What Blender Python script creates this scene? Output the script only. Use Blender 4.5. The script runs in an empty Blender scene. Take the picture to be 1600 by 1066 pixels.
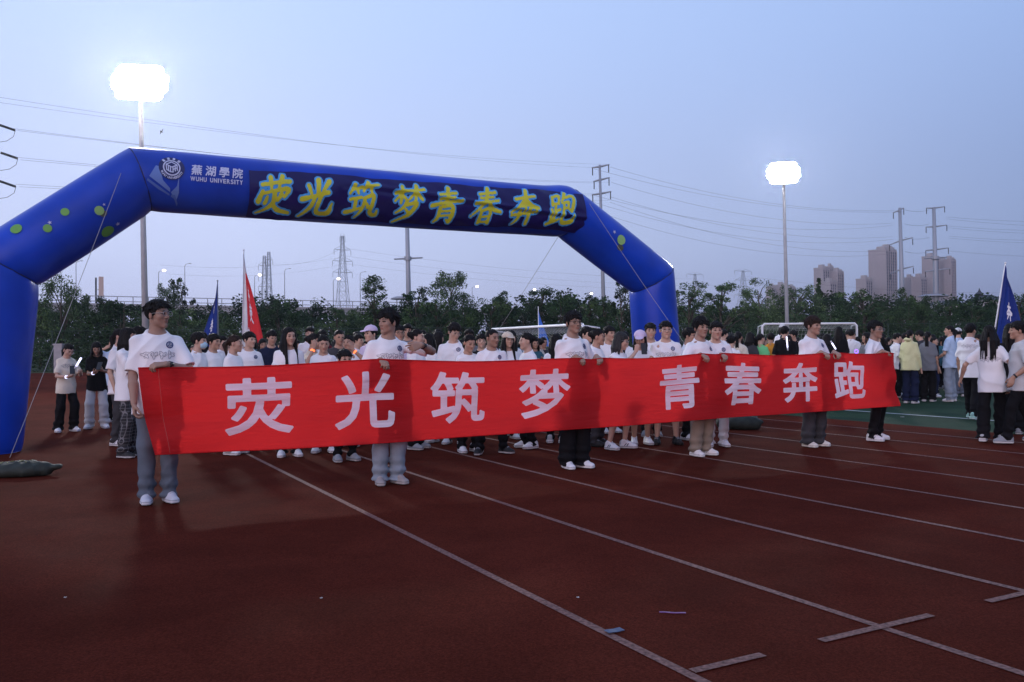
import bpy, bmesh, math, random
import numpy as np
from mathutils import Vector, Matrix
random.seed(7)
RNG = np.random.default_rng(11)
SC = bpy.context.scene
COL = SC.collection
PI = math.pi

# ------------------------------------------------------------------ camera
W, H, F = 1600, 1066, 1350.0
CAM_H = 1.32
PITCH = math.atan(13.7 / 1350)
ROLL = math.radians(-0.5)
cam_d = bpy.data.cameras.new('camera')
cam = bpy.data.objects.new('camera', cam_d)
COL.objects.link(cam)
cam_d.sensor_width = 36.0
cam_d.lens = F / W * 36.0
cam_d.clip_start = 0.05
cam_d.clip_end = 6000
cam.location = (0, 0, CAM_H)
CM = Matrix.Rotation(PI / 2 + PITCH, 3, 'X') @ Matrix.Rotation(ROLL, 3, 'Z')
cam.rotation_euler = CM.to_euler()
SC.camera = cam

# ------------------------------------------------------------------ sky, dusk glow, exposure
SC.view_settings.view_transform = 'Standard'
SC.view_settings.look = 'None'
SC.view_settings.exposure = 0.0
SC.view_settings.gamma = 1.0
world = bpy.data.worlds.new('World')
SC.world = world
world.use_nodes = True
wn, wl = world.node_tree.nodes, world.node_tree.links
wn.clear()
w_out = wn.new('ShaderNodeOutputWorld')
w_bg = wn.new('ShaderNodeBackground')
w_sky = wn.new('ShaderNodeTexSky')
w_sky.sky_type = 'NISHITA'
w_sky.sun_disc = False
SUN_EL, SUN_AZ = math.radians(4.0), math.radians(200.0)     # the sun is just setting behind the camera, a little to the left
w_sky.sun_elevation = SUN_EL
w_sky.sun_rotation = SUN_AZ
w_sky.air_density = 1.3
w_sky.dust_density = 2.0
w_sky.ozone_density = 3.0
# dusk air: brighter over the western (left) part of the sky, its colour raised further for the floodlight's halo, darker to the right, lavender at the horizon
tc = wn.new('ShaderNodeTexCoord')
sep = wn.new('ShaderNodeSeparateXYZ')
wl.new(tc.outputs['Generated'], sep.inputs[0])
def wramp(src, stops):
    r = wn.new('ShaderNodeValToRGB')
    r.color_ramp.interpolation = 'EASE'
    e = r.color_ramp.elements
    while len(e) < len(stops):
        e.new(0.5)
    for k, (p, c) in enumerate(stops):
        e[k].position = p
        e[k].color = (*c, 1)
    wl.new(src, r.inputs[0])
    return r.outputs[0]
def wmap(src, a, b, c, d):
    m = wn.new('ShaderNodeMapRange')
    wl.new(src, m.inputs[0])
    for i, v in zip((1, 2, 3, 4), (a, b, c, d)):
        m.inputs[i].default_value = v
    return m.outputs[0]
zramp_l = wramp(wmap(sep.outputs['Z'], 0, 1, 0, 1), [(0.0, (0.55, 0.585, 0.87)), (0.12, (0.64, 0.70, 1.0)), (0.40, (0.59, 0.735, 1.09)), (1.0, (0.30, 0.42, 0.74))])
zramp_r = wramp(wmap(sep.outputs['Z'], 0, 1, 0, 1), [(0.0, (0.185, 0.22, 0.41)), (0.12, (0.262, 0.328, 0.58)), (0.40, (0.335, 0.465, 0.80)), (1.0, (0.30, 0.42, 0.74))])
mixs = wn.new('ShaderNodeMix'); mixs.data_type = 'RGBA'
wl.new(wmap(sep.outputs['X'], -0.30, 0.52, 0, 1), mixs.inputs['Factor'])
wl.new(zramp_l, mixs.inputs['A']); wl.new(zramp_r, mixs.inputs['B'])
skymul = wn.new('ShaderNodeMix'); skymul.data_type = 'RGBA'; skymul.blend_type = 'ADD'
skymul.inputs['Factor'].default_value = 1.0
nis = wn.new('ShaderNodeMix'); nis.data_type = 'RGBA'; nis.blend_type = 'MULTIPLY'
nis.inputs['Factor'].default_value = 1.0
wl.new(w_sky.outputs[0], nis.inputs['A'])
nis.inputs['B'].default_value = (0.05, 0.05, 0.06, 1)
wl.new(mixs.outputs['Result'], skymul.inputs['A'])
wl.new(nis.outputs['Result'], skymul.inputs['B'])
# pink afterglow low in the west, behind the camera
vm = wn.new('ShaderNodeVectorMath'); vm.operation = 'DOT_PRODUCT'
wl.new(tc.outputs['Generated'], vm.inputs[0]); vm.inputs[1].default_value = Vector((-0.30, -0.945, 0.13)).normalized()
gl_ = wramp(wmap(vm.outputs['Value'], 0.55, 1.0, 0, 1), [(0.0, (0, 0, 0)), (0.55, (0.10, 0.05, 0.06)), (1.0, (1.5, 0.95, 1.0))])
glow = wn.new('ShaderNodeMix'); glow.data_type = 'RGBA'; glow.blend_type = 'ADD'; glow.inputs['Factor'].default_value = 1.0
wl.new(skymul.outputs['Result'], glow.inputs['A']); wl.new(gl_, glow.inputs['B'])
wl.new(glow.outputs['Result'], w_bg.inputs['Color'])
w_bg.inputs['Strength'].default_value = 0.95
wl.new(w_bg.outputs[0], w_out.inputs[0])

sun_d = bpy.data.lights.new('sun', 'SUN')
sun = bpy.data.objects.new('sun', sun_d)
COL.objects.link(sun)
sun_d.energy = 0.55
sun_d.angle = math.radians(60)
sun_d.color = (1.0, 0.88, 0.90)
# low afterglow from behind the camera: light travels towards +Y, slightly to the right
SUN_DIR = Vector((0.28, 0.95, -0.17)).normalized()
sun.rotation_euler = SUN_DIR.to_track_quat('-Z', 'Y').to_euler()
sun.location = (-5, -20, 8)

# ------------------------------------------------------------------ layout helpers
A28 = math.radians(28.3)
CV = Vector((math.cos(A28), math.sin(A28), 0))          # across the lanes
LV = Vector((-math.sin(A28), math.cos(A28), 0))         # along the lanes
def ST(s, t, z=0.0):
    return CV * s + LV * t + Vector((0, 0, z))
def ray(u, v):
    return CM @ Vector(((u - W / 2) / F, -(v - H / 2) / F, -1.0))
EYE = Vector((0, 0, CAM_H))
def at(u, v, y):
    r = ray(u, v)
    return EYE + r * (y / r.y)
def ground_at(u, v):
    r = ray(u, v)
    return EYE + r * (-CAM_H / r.z)

# ------------------------------------------------------------------ object helpers
def tag(o, label=None, cat=None, group=None, kind=None):
    if label: o['label'] = label
    if cat: o['category'] = cat
    if group: o['group'] = group
    if kind: o['kind'] = kind
    return o
def empty(name, loc, rz=0.0, label=None, cat=None, group=None):
    o = bpy.data.objects.new(name, None)
    o.empty_display_size = 0.2
    COL.objects.link(o)
    o.location = loc
    o.rotation_euler = (0, 0, rz)
    return tag(o, label, cat, group)
def link(name, me, mats=None, parent=None, smooth=False, loc=None):
    o = bpy.data.objects.new(name, me)
    COL.objects.link(o)
    if mats is not None:
        for m in (mats if isinstance(mats, (list, tuple)) else [mats]):
            me.materials.append(m)
    if smooth:
        me.polygons.foreach_set('use_smooth', np.ones(len(me.polygons), dtype=bool))
    if parent: o.parent = parent
    if loc is not None: o.location = loc
    return o
def np_mesh(name, V, Q):
    me = bpy.data.meshes.new(name)
    V = np.asarray(V, dtype=np.float32); Q = np.asarray(Q, dtype=np.int32)
    n, k = Q.shape
    me.vertices.add(len(V)); me.vertices.foreach_set('co', V.ravel())
    me.loops.add(n * k); me.loops.foreach_set('vertex_index', Q.ravel())
    me.polygons.add(n)
    me.polygons.foreach_set('loop_start', np.arange(0, n * k, k, dtype=np.int32))
    me.polygons.foreach_set('loop_total', np.full(n, k, dtype=np.int32))
    me.update(calc_edges=True)
    return me
class MB:
    """collects simple solids, then links them as one mesh object"""
    def __init__(s):
        s.v, s.f = [], []
    def add(s, vs, fs):
        b = len(s.v)
        s.v += [tuple(p) for p in vs]
        s.f += [tuple(i + b for i in f) for f in fs]
    def box(s, lo, hi, M=None):
        p = [Vector((x, y, z)) for z in (lo[2], hi[2]) for y in (lo[1], hi[1]) for x in (lo[0], hi[0])]
        if M: p = [M @ q for q in p]
        s.add(p, [(0, 2, 3, 1), (4, 5, 7, 6), (0, 1, 5, 4), (2, 6, 7, 3), (0, 4, 6, 2), (1, 3, 7, 5)])
    def tube(s, pts, r, n=8, r2=None, cap=True):
        pts = [Vector(p) for p in pts]
        m = len(pts)
        rs = r if isinstance(r, (list, tuple)) else [r + ((r2 if r2 is not None else r) - r) * i / max(1, m - 1) for i in range(m)]
        vs, fs = [], []
        d0 = (pts[1] - pts[0]).normalized()
        u = d0.orthogonal().normalized()
        for i, p in enumerate(pts):
            if i == 0: d = d0
            elif i == m - 1: d = (pts[i] - pts[i - 1]).normalized()
            else: d = ((pts[i + 1] - pts[i]).normalized() + (pts[i] - pts[i - 1]).normalized()).normalized()
            u = (u - d * u.dot(d)).normalized()
            w = d.cross(u)
            for k in range(n):
                a = 2 * PI * k / n
                vs.append(p + (u * math.cos(a) + w * math.sin(a)) * rs[i])
        for i in range(m - 1):
            for k in range(n):
                fs.append((i * n + k, i * n + (k + 1) % n, (i + 1) * n + (k + 1) % n, (i + 1) * n + k))
        if cap:
            fs.append(tuple(range(n - 1, -1, -1)))
            fs.append(tuple((m - 1) * n + k for k in range(n)))
        s.add(vs, fs)
    def lathe(s, prof, n=16, c=(0, 0, 0)):
        vs, fs = [], []
        for r, z in prof:
            for k in range(n):
                a = 2 * PI * k / n
                vs.append((c[0] + r * math.cos(a), c[1] + r * math.sin(a), c[2] + z))
        for i in range(len(prof) - 1):
            for k in range(n):
                fs.append((i * n + k, i * n + (k + 1) % n, (i + 1) * n + (k + 1) % n, (i + 1) * n + k))
        s.add(vs, fs)
    def ball(s, c, r, n=10):
        rr = r if isinstance(r, (tuple, list)) else (r, r, r)
        prof = [(math.sin(PI * i / n), -math.cos(PI * i / n)) for i in range(n + 1)]
        vs, fs = [], []
        for a, z in prof:
            for k in range(n):
                t = 2 * PI * k / n
                vs.append((c[0] + rr[0] * a * math.cos(t), c[1] + rr[1] * a * math.sin(t), c[2] + rr[2] * z))
        for i in range(n):
            for k in range(n):
                fs.append((i * n + k, i * n + (k + 1) % n, (i + 1) * n + (k + 1) % n, (i + 1) * n + k))
        s.add(vs, fs)
    def build(s, name, mat, parent=None, smooth=False, loc=None):
        me = bpy.data.meshes.new(name)
        me.from_pydata(s.v, [], s.f)
        return link(name, me, mat, parent, smooth, loc)

# ------------------------------------------------------------------ materials
def mat(name, base, rough=0.8, spec=0.3, metal=0.0, noise=None, bump=None, emit=None, sheen=0.0, coat=0.0):
    m = bpy.data.materials.new(name)
    m.use_nodes = True
    nt = m.node_tree; nn, ll = nt.nodes, nt.links
    b = nn['Principled BSDF']
    b.inputs['Base Color'].default_value = (*base, 1)
    b.inputs['Roughness'].default_value = rough
    b.inputs['Specular IOR Level'].default_value = spec
    b.inputs['Metallic'].default_value = metal
    b.inputs['Coat Weight'].default_value = coat
    b.inputs['Coat Roughness'].default_value = 0.2
    if sheen: b.inputs['Sheen Weight'].default_value = sheen
    if emit:
        b.inputs['Emission Color'].default_value = (*emit[0], 1)
        b.inputs['Emission Strength'].default_value = emit[1]
    tco = None
    if noise or bump:
        tco = nn.new('ShaderNodeTexCoord')
    if noise:                                   # (scale, amount of variation, detail)
        n = nn.new('ShaderNodeTexNoise')
        n.inputs['Scale'].default_value = noise[0]
        n.inputs['Detail'].default_value = noise[2] if len(noise) > 2 else 4
        ll.new(tco.outputs['Object'], n.inputs['Vector'])
        r = nn.new('ShaderNodeValToRGB')
        k = noise[1]
        r.color_ramp.elements[0].position = 0.3
        r.color_ramp.elements[1].position = 0.7
        r.color_ramp.elements[0].color = (*[c * (1 - k) for c in base], 1)
        r.color_ramp.elements[1].color = (*[min(1, c * (1 + k)) for c in base], 1)
        ll.new(n.outputs['Fac'], r.inputs[0])
        ll.new(r.outputs[0], b.inputs['Base Color'])
    if bump:                                    # (scale, strength, distance)
        n = nn.new('ShaderNodeTexNoise')
        n.inputs['Scale'].default_value = bump[0]
        n.inputs['Detail'].default_value = 5
        ll.new(tco.outputs['Object'], n.inputs['Vector'])
        bp = nn.new('ShaderNodeBump')
        bp.inputs['Strength'].default_value = bump[1]
        bp.inputs['Distance'].default_value = bump[2] if len(bump) > 2 else 0.01
        ll.new(n.outputs['Fac'], bp.inputs['Height'])
        ll.new(bp.outputs[0], b.inputs['Normal'])
    return m
def vmat(name, rough, spec=0.3, bump=None):
    m = mat(name, (0.5, 0.5, 0.5), rough, spec, bump=bump)
    nn, ll = m.node_tree.nodes, m.node_tree.links
    a = nn.new('ShaderNodeAttribute'); a.attribute_name = 'Col'
    ll.new(a.outputs['Color'], nn['Principled BSDF'].inputs['Base Color'])
    return m

M_SKIN = vmat('skin', 0.55, 0.35, bump=(90, 0.08, 0.002))
M_SHOE = vmat('shoe', 0.6, 0.3, bump=(60, 0.2, 0.003))
M_HAIR = mat('hair', (0.0075, 0.0065, 0.007), 0.62, 0.16, noise=(40, 0.4), bump=(110, 0.6, 0.006))
M_HAIRB = mat('brown_hair', (0.022, 0.011, 0.008), 0.6, 0.18, noise=(40, 0.35), bump=(70, 0.5, 0.006))
M_HAIRG = mat('greying_hair', (0.025, 0.025, 0.026), 0.6, 0.2, noise=(60, 0.5), bump=(70, 0.5, 0.006))
def cloth(name, c, amt=0.06):
    m = mat(name, c, 0.9, 0.12, noise=(6, amt, 6))
    nn, ll = m.node_tree.nodes, m.node_tree.links
    t = nn.new('ShaderNodeTexCoord'); mp = nn.new('ShaderNodeMapping'); mp.inputs['Scale'].default_value = (1.5, 1.5, .75)
    ll.new(t.outputs['Object'], mp.inputs[0])
    n1 = nn.new('ShaderNodeTexNoise'); n1.noise_type = 'RIDGED_MULTIFRACTAL'
    n1.inputs['Scale'].default_value = 3.2; n1.inputs['Detail'].default_value = 2.5; n1.inputs['Distortion'].default_value = .8
    ll.new(mp.outputs[0], n1.inputs['Vector'])
    b1 = nn.new('ShaderNodeBump'); b1.inputs['Strength'].default_value = .6; b1.inputs['Distance'].default_value = .022
    ll.new(n1.outputs['Fac'], b1.inputs['Height']); ll.new(b1.outputs[0], nn['Principled BSDF'].inputs['Normal'])
    return m
C_ = {
 'white': cloth('white_cotton', (0.78, 0.78, 0.80), 0.03), 'cream': cloth('cream_cotton', (0.66, 0.61, 0.50), 0.05),
 'black': cloth('black_cotton', (0.008, 0.008, 0.010), 0.2), 'grey': cloth('grey_cotton', (0.15, 0.16, 0.18)),
 'dgrey': cloth('dark_grey_cotton', (0.045, 0.046, 0.052), 0.15), 'denim': cloth('grey_blue_denim', (0.10, 0.122, 0.155), 0.2),
 'ldenim': cloth('pale_blue_denim', (0.23, 0.275, 0.33), 0.18), 'navy': cloth('navy_cotton', (0.012, 0.017, 0.045), 0.2),
 'khaki': cloth('khaki_cotton', (0.23, 0.19, 0.15), 0.12), 'offwhite': cloth('off_white_cotton', (0.52, 0.53, 0.54), 0.05),
 'green': cloth('mint_green_cotton', (0.15, 0.52, 0.22), 0.06), 'orange': cloth('orange_cotton', (0.62, 0.27, 0.04), 0.06),
 'lemon': cloth('lemon_cotton', (0.60, 0.60, 0.34), 0.06), 'lblue': cloth('light_blue_cotton', (0.42, 0.55, 0.72), 0.05),
 'lilac': cloth('lilac_cotton', (0.60, 0.50, 0.66), 0.05), 'teal': cloth('teal_cotton', (0.04, 0.12, 0.16), 0.1),
 'beige': cloth('beige_cotton', (0.58, 0.50, 0.40), 0.05), 'maroon': cloth('maroon_cotton', (0.13, 0.02, 0.03), 0.1),
 'blue': cloth('blue_cotton', (0.05, 0.13, 0.42), 0.1),
}
# plaid trousers
m = cloth('plaid_cotton', (0.05, 0.052, 0.055)); C_['plaid'] = m
nn, ll = m.node_tree.nodes, m.node_tree.links
tcp = nn.new('ShaderNodeTexCoord'); sp = nn.new('ShaderNodeSeparateXYZ'); ll.new(tcp.outputs['Object'], sp.inputs[0])
def stripe(sock, f, th):
    a = nn.new('ShaderNodeMath'); a.operation = 'MULTIPLY'; a.inputs[1].default_value = f; ll.new(sock, a.inputs[0])
    b = nn.new('ShaderNodeMath'); b.operation = 'FRACT'; ll.new(a.outputs[0], b.inputs[0])
    c = nn.new('ShaderNodeMath'); c.operation = 'LESS_THAN'; c.inputs[1].default_value = th; ll.new(b.outputs[0], c.inputs[0])
    return c.outputs[0]
mxs = nn.new('ShaderNodeMath'); mxs.operation = 'MAXIMUM'
ll.new(stripe(sp.outputs['X'], 24, 0.10), mxs.inputs[0]); ll.new(stripe(sp.outputs['Z'], 24, 0.10), mxs.inputs[1])
mx = nn.new('ShaderNodeMix'); mx.data_type = 'RGBA'
mx.inputs['A'].default_value = (0.035, 0.036, 0.04, 1); mx.inputs['B'].default_value = (0.17, 0.17, 0.18, 1)
ll.new(mxs.outputs[0], mx.inputs['Factor']); ll.new(mx.outputs['Result'], nn['Principled BSDF'].inputs['Base Color'])
M_GLASSF = mat('spectacle_metal', (0.35, 0.34, 0.34), 0.3, 0.5, metal=0.9)
M_BLACKP = mat('black_plastic', (0.015, 0.015, 0.017), 0.45, 0.5)
M_WHITEP = mat('white_paint', (0.72, 0.73, 0.75), 0.45, 0.4, noise=(3, 0.06))
M_NAVYINK = mat('navy_print', (0.035, 0.055, 0.16), 0.8)
M_WHITEINK = mat('white_print', (0.75, 0.76, 0.80), 0.8)
M_GREYINK = mat('grey_print', (0.10, 0.11, 0.17), 0.8)
M_MASK = mat('mask_fabric', (0.42, 0.62, 0.72), 0.8)
M_SCREEN = mat('phone_screen', (0.2, 0.22, 0.25), 0.2, emit=((0.75, 0.82, 1.0), 0.5))
M_GLOW_W = mat('glow_white', (0.8, 0.8, 0.9), 0.4, emit=((0.72, 0.72, 1.0), 1.6))
M_GLOW_O = mat('glow_orange', (0.9, 0.3, 0.1), 0.4, emit=((1.0, 0.16, 0.04), 2.2))
M_GLOW_V = mat('glow_violet', (0.5, 0.2, 0.9), 0.4, emit=((0.30, 0.12, 1.0), 2.0))

# ------------------------------------------------------------------ signed distance modelling of bodies and clothes
class Field:
    def __init__(s, lo, hi, res):
        s.lo = np.array(lo, float); s.res = res
        s.n = np.maximum(4, np.ceil((np.array(hi) - s.lo) / res).astype(int) + 1)
        s.f = np.full(s.n, 1.0, dtype=np.float32)
        s.ax = [(s.lo[i] + np.arange(s.n[i]) * res).astype(np.float32) for i in range(3)]
    def region(s, lo, hi, pad):
        sl = []
        for i in range(3):
            a = max(0, int(math.floor((lo[i] - pad - s.lo[i]) / s.res)))
            b = min(int(s.n[i]), int(math.ceil((hi[i] + pad - s.lo[i]) / s.res)) + 1)
            if b <= a: return None, None
            sl.append(slice(a, b))
        P = (s.ax[0][sl[0]][:, None, None], s.ax[1][sl[1]][None, :, None], s.ax[2][sl[2]][None, None, :])
        return tuple(sl), P
    def add(s, fn, lo, hi, k=0.0, op='u'):
        sl, P = s.region(lo, hi, k + 3 * s.res)
        if sl is None: return
        d = fn(*P); f = s.f[sl]
        if op == 'u':
            if k > 0:
                h = np.clip(0.5 + 0.5 * (f - d) / k, 0, 1)
                s.f[sl] = f + (d - f) * h - k * h * (1 - h)
            else:
                s.f[sl] = np.minimum(f, d)
        elif op == 's':
            if k > 0:
                h = np.clip(0.5 - 0.5 * (f + d) / k, 0, 1)
                s.f[sl] = f + (-d - f) * h + k * h * (1 - h)
            else:
                s.f[sl] = np.maximum(f, -d)
        elif op == 'i':
            s.f[sl] = np.maximum(f, d)
        elif op == '+':
            s.f[sl] = f + d
    def cone(s, a, b, ra, rb, k=0.0, op='u', sq=None):
        a = np.array(a, float); b = np.array(b, float)
        ba = b - a; L = max(1e-9, float(ba @ ba)); R = max(ra, rb)
        def fn(X, Y, Z):
            px, py, pz = X - a[0], Y - a[1], Z - a[2]
            t = np.clip((px * ba[0] + py * ba[1] + pz * ba[2]) / L, 0, 1)
            return np.sqrt((px - t * ba[0]) ** 2 + (py - t * ba[1]) ** 2 + (pz - t * ba[2]) ** 2) - (ra + (rb - ra) * t)
        s.add(fn, np.minimum(a, b) - R, np.maximum(a, b) + R, k, op)
    def ell(s, c, r, R=None, k=0.0, op='u'):
        c = np.array(c, float); r = np.array(r, float); m = float(r.max())
        Rm = np.eye(3) if R is None else np.array(R)
        def fn(X, Y, Z):
            x, y, z = X - c[0], Y - c[1], Z - c[2]
            l = [Rm[0, i] * x + Rm[1, i] * y + Rm[2, i] * z for i in range(3)]
            k0 = np.sqrt((l[0] / r[0]) ** 2 + (l[1] / r[1]) ** 2 + (l[2] / r[2]) ** 2) + 1e-6
            k1 = np.sqrt((l[0] / r[0] ** 2) ** 2 + (l[1] / r[1] ** 2) ** 2 + (l[2] / r[2] ** 2) ** 2) + 1e-6
            return k0 * (k0 - 1) / k1
        s.add(fn, c - m, c + m, k, op)
    def mesh(s, name):
        f = s.f
        ins = f < 0
        c = np.zeros(tuple(s.n - 1), dtype=np.int8)
        for i in (0, 1):
            for j in (0, 1):
                for k in (0, 1):
                    c += ins[i:i + s.n[0] - 1, j:j + s.n[1] - 1, k:k + s.n[2] - 1]
        act = np.argwhere((c > 0) & (c < 8))
        idx = np.full(c.shape, -1, dtype=np.int32)
        idx[act[:, 0], act[:, 1], act[:, 2]] = np.arange(len(act))
        cor = [(i, j, k) for i in (0, 1) for j in (0, 1) for k in (0, 1)]
        val = {q: f[act[:, 0] + q[0], act[:, 1] + q[1], act[:, 2] + q[2]] for q in cor}
        acc = np.zeros((len(act), 3)); cnt = np.zeros(len(act))
        for q in cor:
            for a in range(3):
                if q[a] == 0:
                    p = list(q); p[a] = 1; p = tuple(p)
                    va, vb = val[q], val[p]
                    m = (va < 0) != (vb < 0)
                    t = np.where(m, va / np.where(m, va - vb, 1), 0)
                    pt = np.tile(np.array(q, float), (len(act), 1)); pt[:, a] = t
                    acc += pt * m[:, None]; cnt += m
        V = s.lo + (act + acc / np.maximum(cnt, 1)[:, None]) * s.res
        quads = []
        for a in range(3):
            b, g = [(1, 2), (2, 0), (0, 1)][a]
            sh = [slice(None)] * 3; sh2 = [slice(None)] * 3
            sh[a] = slice(0, -1); sh2[a] = slice(1, None)
            m = ins[tuple(sh)] != ins[tuple(sh2)]
            e = np.argwhere(m)
            e = e[(e[:, b] > 0) & (e[:, g] > 0) & (e[:, b] < s.n[b] - 1) & (e[:, g] < s.n[g] - 1)]
            first = ins[e[:, 0], e[:, 1], e[:, 2]]
            def cell(db, dg):
                q = e.copy(); q[:, b] -= db; q[:, g] -= dg
                return idx[q[:, 0], q[:, 1], q[:, 2]]
            Q = np.stack([cell(1, 1), cell(0, 1), cell(0, 0), cell(1, 0)], 1)
            Q[~first] = Q[~first][:, ::-1]
            quads.append(Q)
        Q = np.concatenate(quads)
        Q = Q[(Q >= 0).all(1)]
        return np_mesh(name, V, Q)
def paint(me, cols):
    a = me.attributes.new('Col', 'FLOAT_COLOR', 'POINT')
    c = np.ones((len(me.vertices), 4), dtype=np.float32); c[:, :3] = cols
    a.data.foreach_set('color', c.ravel())
def coords(me):
    v = np.empty(len(me.vertices) * 3, dtype=np.float32)
    me.vertices.foreach_get('co', v)
    return v.reshape(-1, 3)
def folds(seed, amp, fz=22.0, fx=16.0):
    r = np.random.default_rng(seed); p = r.uniform(0, 6.28, 10)
    def fn(X, Y, Z):
        w = np.sin(X * 9 + p[0]) * 0.8 + np.sin(Y * 11 + p[1]) * 0.8 + np.sin(Z * 7 + p[5]) * 0.7
        a = np.sin(Z * fz + X * 7 + w * 2 + p[2]) * np.sin(X * fx + Y * 13 + w * 1.6 + p[3])
        m1 = .5 + .5 * np.sin(X * 5 + Z * 4 + p[7]); m2 = .5 + .5 * np.sin(X * 6 - Z * 5 + p[8])
        b = 1 - 2 * np.abs(np.sin((X + Y) * 15 + Z * 12 + 1.8 * w + p[4]))               # sharp drag folds running diagonally
        c = 1 - 2 * np.abs(np.sin((X - Y) * 13 - Z * 14 + 1.6 * w + p[6]))
        return -amp * (.35 * a + .62 * m1 * b + .62 * m2 * c)
    return fn
def nrm(v):
    v = np.array(v, float); return v / max(1e-9, np.linalg.norm(v))
def ik(S, T, l1, l2, hint):
    S = np.array(S, float); T = np.array(T, float)
    d = T - S; L = np.linalg.norm(d); d = d / L
    L = min(L, (l1 + l2) * 0.995); T = S + d * L
    a = (l1 * l1 - l2 * l2 + L * L) / (2 * L)
    hgt = math.sqrt(max(0, l1 * l1 - a * a))
    h = np.array(hint, float); h = nrm(h - d * (h @ d))
    return S + d * a + h * hgt, T
def add_hand(f, Wp, d, n, side, curl=0.5, sc=1.0, spread=0.0, point=False, k=0.006):
    """palm, four unequal bent fingers and a thumb; d finger direction, n palm normal, side +1 when the thumb lies on cross(d,n)"""
    d = nrm(d); n = nrm(np.array(n) - d * (np.array(n) @ d)); u = np.cross(d, n) * side
    Wp = np.array(Wp, float)
    off = [0.031, 0.0105, -0.0105, -0.030]
    ln = [0.072, 0.080, 0.074, 0.058]
    kn = [Wp + (d * (0.088 - 0.006 * abs(i - 1.2)) + u * off[i]) * sc for i in range(4)]
    for i in range(4):
        f.cone(Wp + u * off[i] * 0.55 * sc + d * 0.004, kn[i], 0.0155 * sc, 0.0125 * sc, 0.012)
    for i in range(4):
        c = curl * (0.9 + 0.12 * i)
        if point and i == 0: c = 0.12
        p = kn[i]; ang = 0.0
        for j, (fr, r0, r1) in enumerate(((0.45, 0.0105, 0.0095), (0.31, 0.0095, 0.0085), (0.24, 0.0085, 0.0075))):
            ang += c * (0.75, 1.0, 0.7)[j]
            q = p + (d * math.cos(ang) + n * math.sin(ang) + u * spread * (1.5 - i) * 0.1) * ln[i] * fr * sc
            f.cone(p, q, r0 * sc, r1 * sc, 0.004)
            p = q
    b = Wp + (d * 0.022 + u * 0.024 + n * 0.006) * sc
    m1 = b + nrm(d * 0.62 + u * 0.62 + n * 0.5) * 0.042 * sc
    m2 = m1 + nrm(d * 0.85 + u * 0.12 + n * 0.55) * 0.034 * sc
    m3 = m2 + nrm(d * 0.8 - u * 0.1 + n * 0.6) * 0.024 * sc
    f.cone(b, m1, 0.0155 * sc, 0.0120 * sc, 0.010); f.cone(m1, m2, 0.0120 * sc, 0.0100 * sc, 0.004); f.cone(m2, m3, 0.0100 * sc, 0.0080 * sc, 0.004)

def rotz(a): c, s = math.cos(a), math.sin(a); return np.array([[c, -s, 0], [s, c, 0], [0, 0, 1.0]])
def rotx(a): c, s = math.cos(a), math.sin(a); return np.array([[1, 0, 0], [0, c, -s], [0, s, c]])
def roty(a): c, s = math.cos(a), math.sin(a); return np.array([[c, 0, s], [0, 1, 0], [-s, 0, c]])
SKINS = [(0.32, 0.195, 0.14), (0.36, 0.225, 0.165), (0.41, 0.265, 0.20), (0.29, 0.17, 0.12)]
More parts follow.
